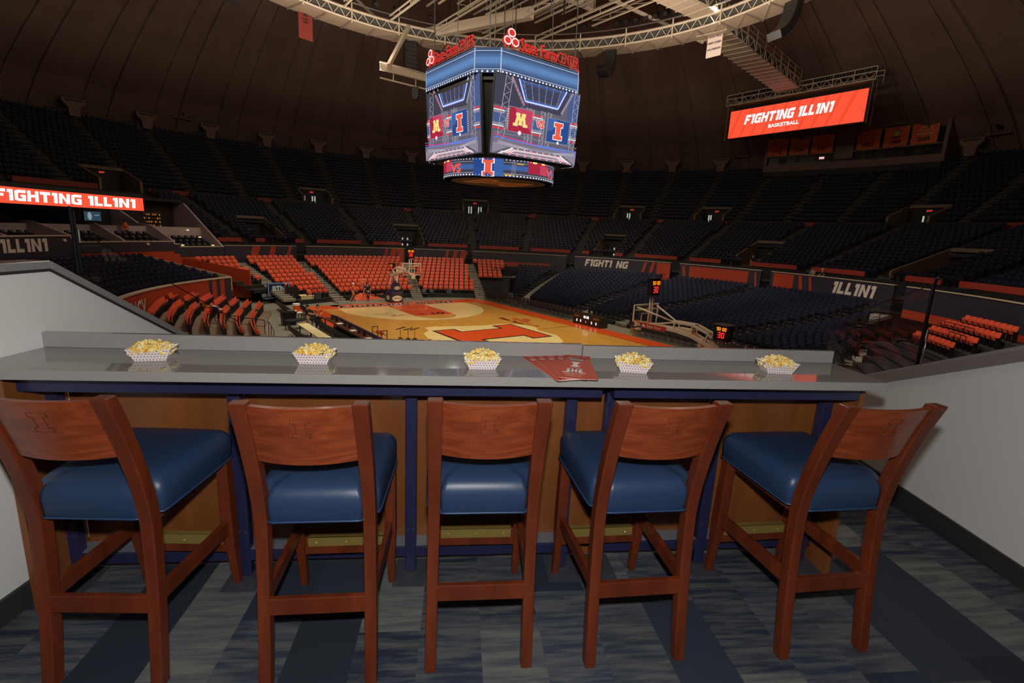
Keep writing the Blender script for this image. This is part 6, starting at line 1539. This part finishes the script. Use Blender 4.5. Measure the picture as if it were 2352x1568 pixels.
# ball rack and floor stands
BALL = M('ball_leather', (176, 80, 34), .5, var=.1, scale=20); o = thing('ball_rack', cw(1.2, -7.9, .05), YL, 'low black ball rack at the left court edge by the counter', 'ball rack'); b = MB()
for x in (-.75, .75):
    for y in (-.18, .18): b.beam((x, y, 0), (x, y, .75), .04, .04, up=(0, 1, 0))
    b.beam((x, -.18, .73), (x, .18, .73), .04, .04)
b.build('frame', BLACK, o); b = MB()
for y in (-.12, .12): b.beam((-.75, y, .42), (.75, y, .42), .03, .03)
b.build('rails', BLACK, o)
for i in range(3):
    p = np.array(cw(1.2, -7.9, .05+.43+.11)); d = np.array([cos(YL), sin(YL), 0])*(-.45+.36*i); b = MB(); b.ball(p+d, .122, nu=14, nv=9); T(b.build('basketball', BALL, smooth=True), f'brown basketball on the black rack, {ordn(i+1)} along', 'ball', 'balls on the rack')
for i, (a, l) in enumerate(((1.15, -6.5), (.75, -6.15), (.6, -5.75))):
    o = thing('t_stand', cw(a, l, .05), rad(20), f'thin black T-shaped stand on the court, {ordn(i+1)} from the left', 'stand', 'T-shaped stands on the court'); b = MB(); b.beam((0, 0, 0), (0, 0, .62), .03, .03, up=(0, 1, 0)); b.build('post', BLACK, o); b = MB(); b.beam((-.3, 0, .58), (.3, .05, .72), .08, .04); b.build('crossbar', BLACK, o); b = MB(); b.box((0, 0, .01), (.25, .25, .02)); b.build('base', BLACK, o)
b = MB(); court_box(b, -4.4, -3.9, 10.2, 10.7, .0, .62); T(b.build('cardboard_box', M('cardboard', (150, 106, 54), .7, var=.05)), 'brown cardboard box at the right sideline between score table and near basket', 'box')
# floor mat
b = MB(); b.disc((0, 0), .42, .012, 0, frame(cw(16.0, -6.0, .03), (AY[0], AY[1], 0), (AX[0], AX[1], 0), (0, 0, 1)), 18); b.cyl((0, 0, 0), .42, .012, 18, 0, frame(cw(16.0, -6.0, .03), (AY[0], AY[1], 0), (AX[0], AX[1], 0), (0, 0, 1))); T(b.build('floor_mat', BLACKP), 'round dark mat on the orange baseline at the far left', 'mat')
# camera platform in the far corner
o = thing('camera_platform', pw(26.5, 89.6, 0), rad(-.4), 'railed camera platform above the far right corner seats', 'platform'); b = MB(); b.box((0, 0, 1.9), (2.6, 2.0, .12)); b.build('deck', STEPL, o); b = MB()
for z in (2.4, 2.9):
    for y in (-1, 1): b.tube([(-1.3, y, z), (1.3, y, z)], .03, 5)
    for x in (-1.3, 1.3): b.tube([(x, -1, z), (x, 1, z)], .03, 5)
for x in np.linspace(-1.3, 1.3, 6): b.tube([(x, -1, 0), (x, -1, 2.9)], .025, 5); b.tube([(x, 1, 0), (x, 1, 2.9)], .025, 5)
b.build('railing', RAIL, o); o2 = thing('tripod_camera', tuple(np.array(pw(26.5, 89.6, 1.96))), 0, 'television camera on a tripod standing on the corner platform', 'camera'); b = MB()
for k in range(3): b.tube([(.4*cos(2.1*k), .4*sin(2.1*k), 0), (0, 0, 1.1)], .03, 5)
b.build('tripod', BLACK, o2); b = MB(); b.box((0, 0, 1.3), (.3, .7, .35)); b.build('body', M('khaki_cover', (92, 88, 74), .7, var=.05), o2); b = MB(); b.cyl((0, 0, 0), .12, .5, 10, 0, frame((0, -.35, 1.3), (1, 0, 0), (0, 0, 1))); b.build('lens', BLACK, o2)

# ---- handrails
def handrail(pts, label, posts=4, base=.9, mid=True, group='black handrails'):
    p0 = np.array(pts[0]); o = thing('handrail', tuple(p0-np.array([0, 0, base])), 0, label, 'handrail', group); q = [np.array(p)-p0+np.array([0, 0, base]) for p in pts]
    b = MB(); b.tube(q, .025, 6); b.build('top_rail', RAIL, o)
    if mid: b = MB(); b.tube([x-np.array([0, 0, .42]) for x in q], .018, 5); b.build('mid_rail', RAIL, o)
    for i in range(posts):
        f = i/(posts-1)*(len(q)-1); k = min(int(f), len(q)-2); x = q[k]+(q[k+1]-q[k])*(f-k); b = MB(); b.tube([x-np.array([0, 0, base]), x], .02, 5); b.build('post', RAIL, o)
for i, (a, c) in enumerate(AISL[:2]):
    a, c = np.array(a), np.array(c); pts = []
    for f in np.linspace(.1, .9, 7):
        p = a+(c-a)*f; R = math.hypot(p[0]-CX, p[1]-CY); n = norm([-(c-a)[1], (c-a)[0]])*.02; pts.append((p[0]+n[0], p[1]+n[1], ZC+max(.1, .38+.272*(R-19.5)/1.03)+.9))
    handrail(pts, f'black handrail down the middle of the {("left", "right")[i]} stairs in the far orange stand', 6)
for (thb, tht), nm in zip(SA, ('first', 'second', 'third', 'fourth')):
    for sd, hd in ((-1, 'left'), (1, 'right')):
        pts = []
        for f in np.linspace(.02, .98, 10):
            th = thb+(tht-thb)*f; R = side_R(th, f); pts.append(pw(R, th-sd*math.degrees(.68/R), side_z(f)+.9))
        handrail(pts, f'black handrail on the {hd} of the {nm} stairs from the left in the navy stand', 9)
bnd = lambda f: float(np.interp(f, [0, .34, .6, 1], BND))
handrail([pw(side_R(bnd(f), f), bnd(f), side_z(f)+.95) for f in np.linspace(.02, .95, 10)], 'black rail along the right-hand edge of the navy stand, by the divider wall', 10)
for t0, t1, nm in ((145.5, 150, 'leftmost'), (124, 134, 'between the stairs'), (107, 113, 'right of the far basket'), (90, 97, 'in the far corner')):
    handrail([pw(19.2, t, .38+1.0) for t in np.linspace(t0, t1, 6)], f'black rail in front of the far orange seats, {nm}', 9, 1.0)
handrail([cw(5.4, -13.75, 1.0), cw(6.6, -15.2, 1.15), cw(7.6, -16.2, 1.4)], 'thin black rail beside the retractable orange rows at lower left', 3, .95)
handrail([cw(5.0, -13.6, 1.0), cw(2.0, -13.9, .95)], 'thin black rail on the grey floor at lower left', 3, .95, False)
for j, (ta, tb, R, z) in enumerate(((-13.5, -17, 27.3, 2.75), (-9, -14.5, 28.2, 3.05), (-3.8, -8.3, 27.4, 2.4))):
    handrail([pw(R, t, z) for t in np.linspace(ta, tb, 5)], f'black rail among the orange seats at the right, {("nearest the divider wall", "between the middle rows", "left of the front row")[j]}', 4, .95)

# ------------------------------------------------------------------ people
SKIN = M('skin', (196, 142, 112), .55, var=.05); EYE_ = M('eye_dark', (30, 22, 20), .3, var=.02)
HAIRD = M('dark_hair', (34, 24, 20), .5, var=.1); HAIRB = M('blonde_hair', (196, 150, 92), .5, var=.1)
def skin_obj(name, verts, edges, radii, mat_, parent, sub=1, root=0):
    me = bpy.data.meshes.new(name); me.from_pydata([tuple(v) for v in verts], edges, []); me.materials.append(mat_)
    o = bpy.data.objects.new(name, me); COL.objects.link(o); o.parent = parent
    md = o.modifiers.new('skin', 'SKIN'); md.use_smooth_shade = True
    if not me.skin_vertices: me.skin_vertices.new()
    sv = me.skin_vertices[0].data
    for i, r in enumerate(radii):
        rr = r if isinstance(r, tuple) else (r, r); sv[i].radius = rr; sv[i].use_root = (i == root)
    sd = o.modifiers.new('smooth', 'SUBSURF'); sd.levels = sub; sd.render_levels = sub; return o
def person(loc, yaw, label, shirt, pants, hair, J=None, longhair=False, cap=None, shorts=False, sleeve='short', apron=None):
    """local: +y is forward. J overrides joints"""
    j = dict(pel=(0, 0, .94), wst=(0, .0, 1.08), chs=(0, .01, 1.30), nck=(0, .01, 1.47), hd=(0, .03, 1.58), top=(0, .02, 1.70),
             shL=(-.19, 0, 1.41), elL=(-.24, -.03, 1.13), wrL=(-.25, .06, .90), shR=(.19, 0, 1.41), elR=(.24, -.03, 1.13), wrR=(.25, .06, .90),
             hpL=(-.1, 0, .9), knL=(-.11, .04, .5), anL=(-.11, -.02, .09), toL=(-.12, .15, .035), hpR=(.1, 0, .9), knR=(.11, .04, .5), anR=(.11, -.02, .09), toR=(.12, .15, .035))
    if J: j.update(J)
    j = {k: np.array(v, float) for k, v in j.items()}
    r = thing('person', loc, yaw, label, 'person')
    V_, Eg, Rd = [], [], []
    def v(p, rad_): V_.append(np.array(p, float)); Rd.append(rad_); return len(V_)-1
    def e(a, c): Eg.append((a, c))
    pel = v(j['pel'], (.135, .105)); wst = v(j['wst'], (.12, .09)); chs = v(j['chs'], (.15, .105)); nck = v(j['nck'], .055); hd = v(j['hd'], (.074, .088)); top = v(j['top'], (.06, .07))
    for a, c in ((pel, wst), (wst, chs), (chs, nck), (nck, hd), (hd, top)): e(a, c)
    fw = np.array([0, 1., 0])
    nose = v(j['hd']+fw*.105+np.array([0, 0, .005]), .013); e(hd, nose)
    for sx in (-1, 1): er = v(j['hd']+np.array([sx*.088, 0, .0]), .016); e(hd, er)
    for s in 'LR':
        sh, el, wr = (v(j[k+s], x) for k, x in (('sh', .058), ('el', .042), ('wr', .028))); e(chs, sh); e(sh, el); e(el, wr)
        d = norm(j['wr'+s]-j['el'+s]); sd = norm(np.cross(d, [0, 1., .2])) if abs(d[1]) < .95 else np.array([1., 0, 0])
        pm = v(j['wr'+s]+d*.06, (.034, .018)); e(wr, pm)
        for q, (off, ln) in enumerate(((-.027, .075), (-.009, .088), (.009, .083), (.026, .065))):
            f1 = v(j['wr'+s]+d*.10+sd*off, .009); f2 = v(j['wr'+s]+d*(.10+ln*.6)+sd*off*1.1+fw*.012, .008); f3 = v(j['wr'+s]+d*(.10+ln*.95)+sd*off*1.1+fw*.03, .007); e(pm, f1); e(f1, f2); e(f2, f3)
        th1 = v(j['wr'+s]+d*.045+sd*-.04+fw*.012, .010); th2 = v(j['wr'+s]+d*.085+sd*-.055+fw*.025, .008); e(pm, th1); e(th1, th2)
        hp, kn, an, to = (v(j[k+s], x) for k, x in (('hp', .088), ('kn', .06), ('an', .042), ('to', .036))); e(pel, hp); e(hp, kn); e(kn, an); e(an, to)
    body = skin_obj('body', V_, Eg, Rd, SKIN, r, 1)
    # shirt
    g = .018; P = [j['pel']+(0, 0, -.02), j['wst'], j['chs'], j['nck']-np.array([0, 0, .05])]; ed = [(0, 1), (1, 2), (2, 3)]; rd = [(.14+g, .11+g), (.125+g, .095+g), (.155+g, .11+g), .07]
    P = [np.array(p) for p in P]
    for s in 'LR':
        n0 = len(P); P += [j['sh'+s], j['sh'+s]+(j['el'+s]-j['sh'+s])*.75]; ed += [(2, n0), (n0, n0+1)]; rd += [.06+g, .05+g]
        if sleeve == 'long': P += [j['el'+s], j['wr'+s]]; ed += [(n0+1, n0+2), (n0+2, n0+3)]; rd += [.045+g, .034+g]
    skin_obj('shirt', P, ed, rd, shirt, r, 1)
    P = [j['pel']+np.array([0, 0, .03]), j['pel']]; ed = [(0, 1)]; rd = [(.14+g*.6, .108+g*.6), (.14+g*.6, .11+g*.6)]
    for s in 'LR':
        n0 = len(P); P += [j['hp'+s], j['kn'+s]]; ed += [(1, n0), (n0, n0+1)]; rd += [.093+g, (.075 if shorts else .064)+g]
        if not shorts: P += [j['an'+s]+np.array([0, 0, .03])]; ed += [(n0+1, n0+2)]; rd += [.05+g]
    skin_obj('trousers' if not shorts else 'shorts', P, ed, rd, pants, r, 1, 1)
    for s in 'LR':
        d = j['to'+s]-j['an'+s]; skin_obj('shoe', [j['an'+s]+np.array([0, -.05, -.045]), j['an'+s]+d*.5+np.array([0, 0, -.02]), j['to'+s]+d*.15], [(0, 1), (1, 2)], [.048, .045, .04], MATS['black_plastic'], r, 1)
    up = norm(j['top']-j['hd']); hc = (j['hd']+j['top'])/2+up*.02-fw*.015
    b = MB(); b.ball(tuple(hc), .1, nu=12, nv=8, sc3=(.95, 1.08, .95))
    if longhair:
        b.ball(tuple(hc-fw*.05-np.array([0, 0, .12])), .1, nu=10, nv=7, sc3=(.95, .7, 1.5))
    if hair is not None: b.build('hair', hair, r, smooth=True)
    if cap is not None:
        b = MB(); b.ball(tuple(hc+up*.02), .105, nu=12, nv=8, sc3=(.98, 1.08, .85)); b.loft([[tuple(hc+np.array([x, .09, .0])) for x in (-.07, .07)]+[tuple(hc+np.array([x, .09, .015])) for x in (.07, -.07)], [tuple(hc+np.array([x, .19, -.015])) for x in (-.05, .05)]+[tuple(hc+np.array([x, .19, .0])) for x in (.05, -.05)]]); b.build('cap', cap, r, smooth=False)
    b = MB()
    for sx in (-1, 1): b.ball(tuple(j['hd']+np.array([sx*.034, .086, .035])), .011, nu=6, nv=5)
    b.box(tuple(j['hd']+np.array([0, .092, -.045])), (.05, .008, .01)); b.build('face_marks', EYE_, r); return r
ORT = M('orange_cloth', (214, 86, 36), .8, var=.08); NVT = M('navy_cloth', (26, 26, 40), .8, var=.08); JEAN = M('dark_jeans', (44, 50, 66), .8, var=.1); KHA = M('khaki_cloth', (150, 132, 104), .8, var=.06); BLT = M('black_cloth', (22, 22, 26), .8, var=.06); WCAP = M('white_cap', (226, 220, 210), .7, var=.03); YLT = M('mustard_cloth', (170, 110, 40), .8, var=.08); GRYT = M('grey_cloth', (120, 112, 108), .8, var=.06)
def face_dir(a, l): d = AX*a+AY*l; return math.atan2(d[1], d[0])-pi/2
stride = dict(knL=(-.1, .2, .52), anL=(-.1, .12, .1), toL=(-.1, .28, .06), knR=(.1, -.06, .49), anR=(.1, -.3, .13), toR=(.1, -.16, .04), elL=(-.25, -.14, 1.14), wrL=(-.26, -.08, .9), elR=(.25, .08, 1.13), wrR=(.25, .24, .95))
p = cw(18.6, -3.45, .0); person(p, face_dir(-.1, 1), 'person in white cap, orange shirt and shorts walking before the orange seats', ORT, ORT, HAIRD, stride, cap=WCAP, shorts=True)
p = cw(18.2, -2.15, .03); person(p, face_dir(-.5, -1), 'person with dark beard, black shirt and jeans walking by the orange tarpaulin', BLT, JEAN, HAIRD, stride)
sit = dict(pel=(0, 0, .5), wst=(0, .02, .64), chs=(0, .05, .86), nck=(0, .08, 1.03), hd=(0, .12, 1.14), top=(0, .12, 1.26), shL=(-.19, .05, .97), elL=(-.24, .12, .70), wrL=(-.16, .32, .62), shR=(.19, .05, .97), elR=(.24, .12, .70), wrR=(.16, .32, .62),
           hpL=(-.1, .04, .49), knL=(-.12, .46, .52), anL=(-.12, .44, .1), toL=(-.12, .62, .04), hpR=(.1, .04, .49), knR=(.12, .46, .52), anR=(.12, .44, .1), toR=(.12, .62, .04))
person(pw(20.6, 132.2, .65), rad(132.2+90), 'person with blonde hair and orange top seated low in the far orange stand', ORT, JEAN, HAIRB, sit, longhair=True)
talk = dict(elL=(-.25, .04, 1.14), wrL=(-.14, .26, 1.1), elR=(.25, .04, 1.14), wrR=(.12, .28, 1.08))
person(cw(6.3, -10.9, .0), face_dir(-.2, 1), 'person with short dark hair, navy shirt and khaki trousers standing by the scorer table', NVT, KHA, HAIRD, talk)
person(cw(6.2, -10.25, .0), face_dir(-1, -.2), 'person with long dark hair and orange jersey standing by the scorer table', ORT, BLT, HAIRD, talk, longhair=True)
bend = dict(pel=(0, -.1, .88), wst=(0, .06, .98), chs=(0, .3, 1.06), nck=(0, .46, 1.06), hd=(0, .57, 1.04), top=(0, .68, 1.02), shL=(-.19, .36, 1.04), elL=(-.22, .42, .78), wrL=(-.12, .55, .6), shR=(.19, .36, 1.04), elR=(.22, .42, .78), wrR=(.12, .55, .6), hpL=(-.1, -.1, .85), hpR=(.1, -.1, .85))
person(cw(6.9, -16.0, .7), face_dir(.6, -1), 'person in dark clothes and mustard cap bending over among the retractable orange rows', NVT, BLT, None, bend, cap=YLT, sleeve='long')
person(pw(33.0, 165.2, 4.9), rad(165.2+90), 'person in orange shirt behind the low wall of the far left suites', ORT, BLT, HAIRD)
for t, nm, c, h in ((22.2, 'light top and dark hair', GRYT, HAIRD), (20.4, 'dark jacket and pale hair', BLT, HAIRB)):
    person(pw(31.1, t, 4.0), rad(t+90), f'person with {nm} sitting behind the white wall letters at the right', c, BLT, h, sit)
for i, (t, R) in enumerate(((41.6, 34.2), (40.6, 34.6), (37.0, 34.0))):
    person(pw(R, t, 4.35), rad(t+90), f'person in dark clothes standing in the fourth lower tunnel, {("left", "middle", "right")[i]} of three', BLT, NVT, HAIRD)
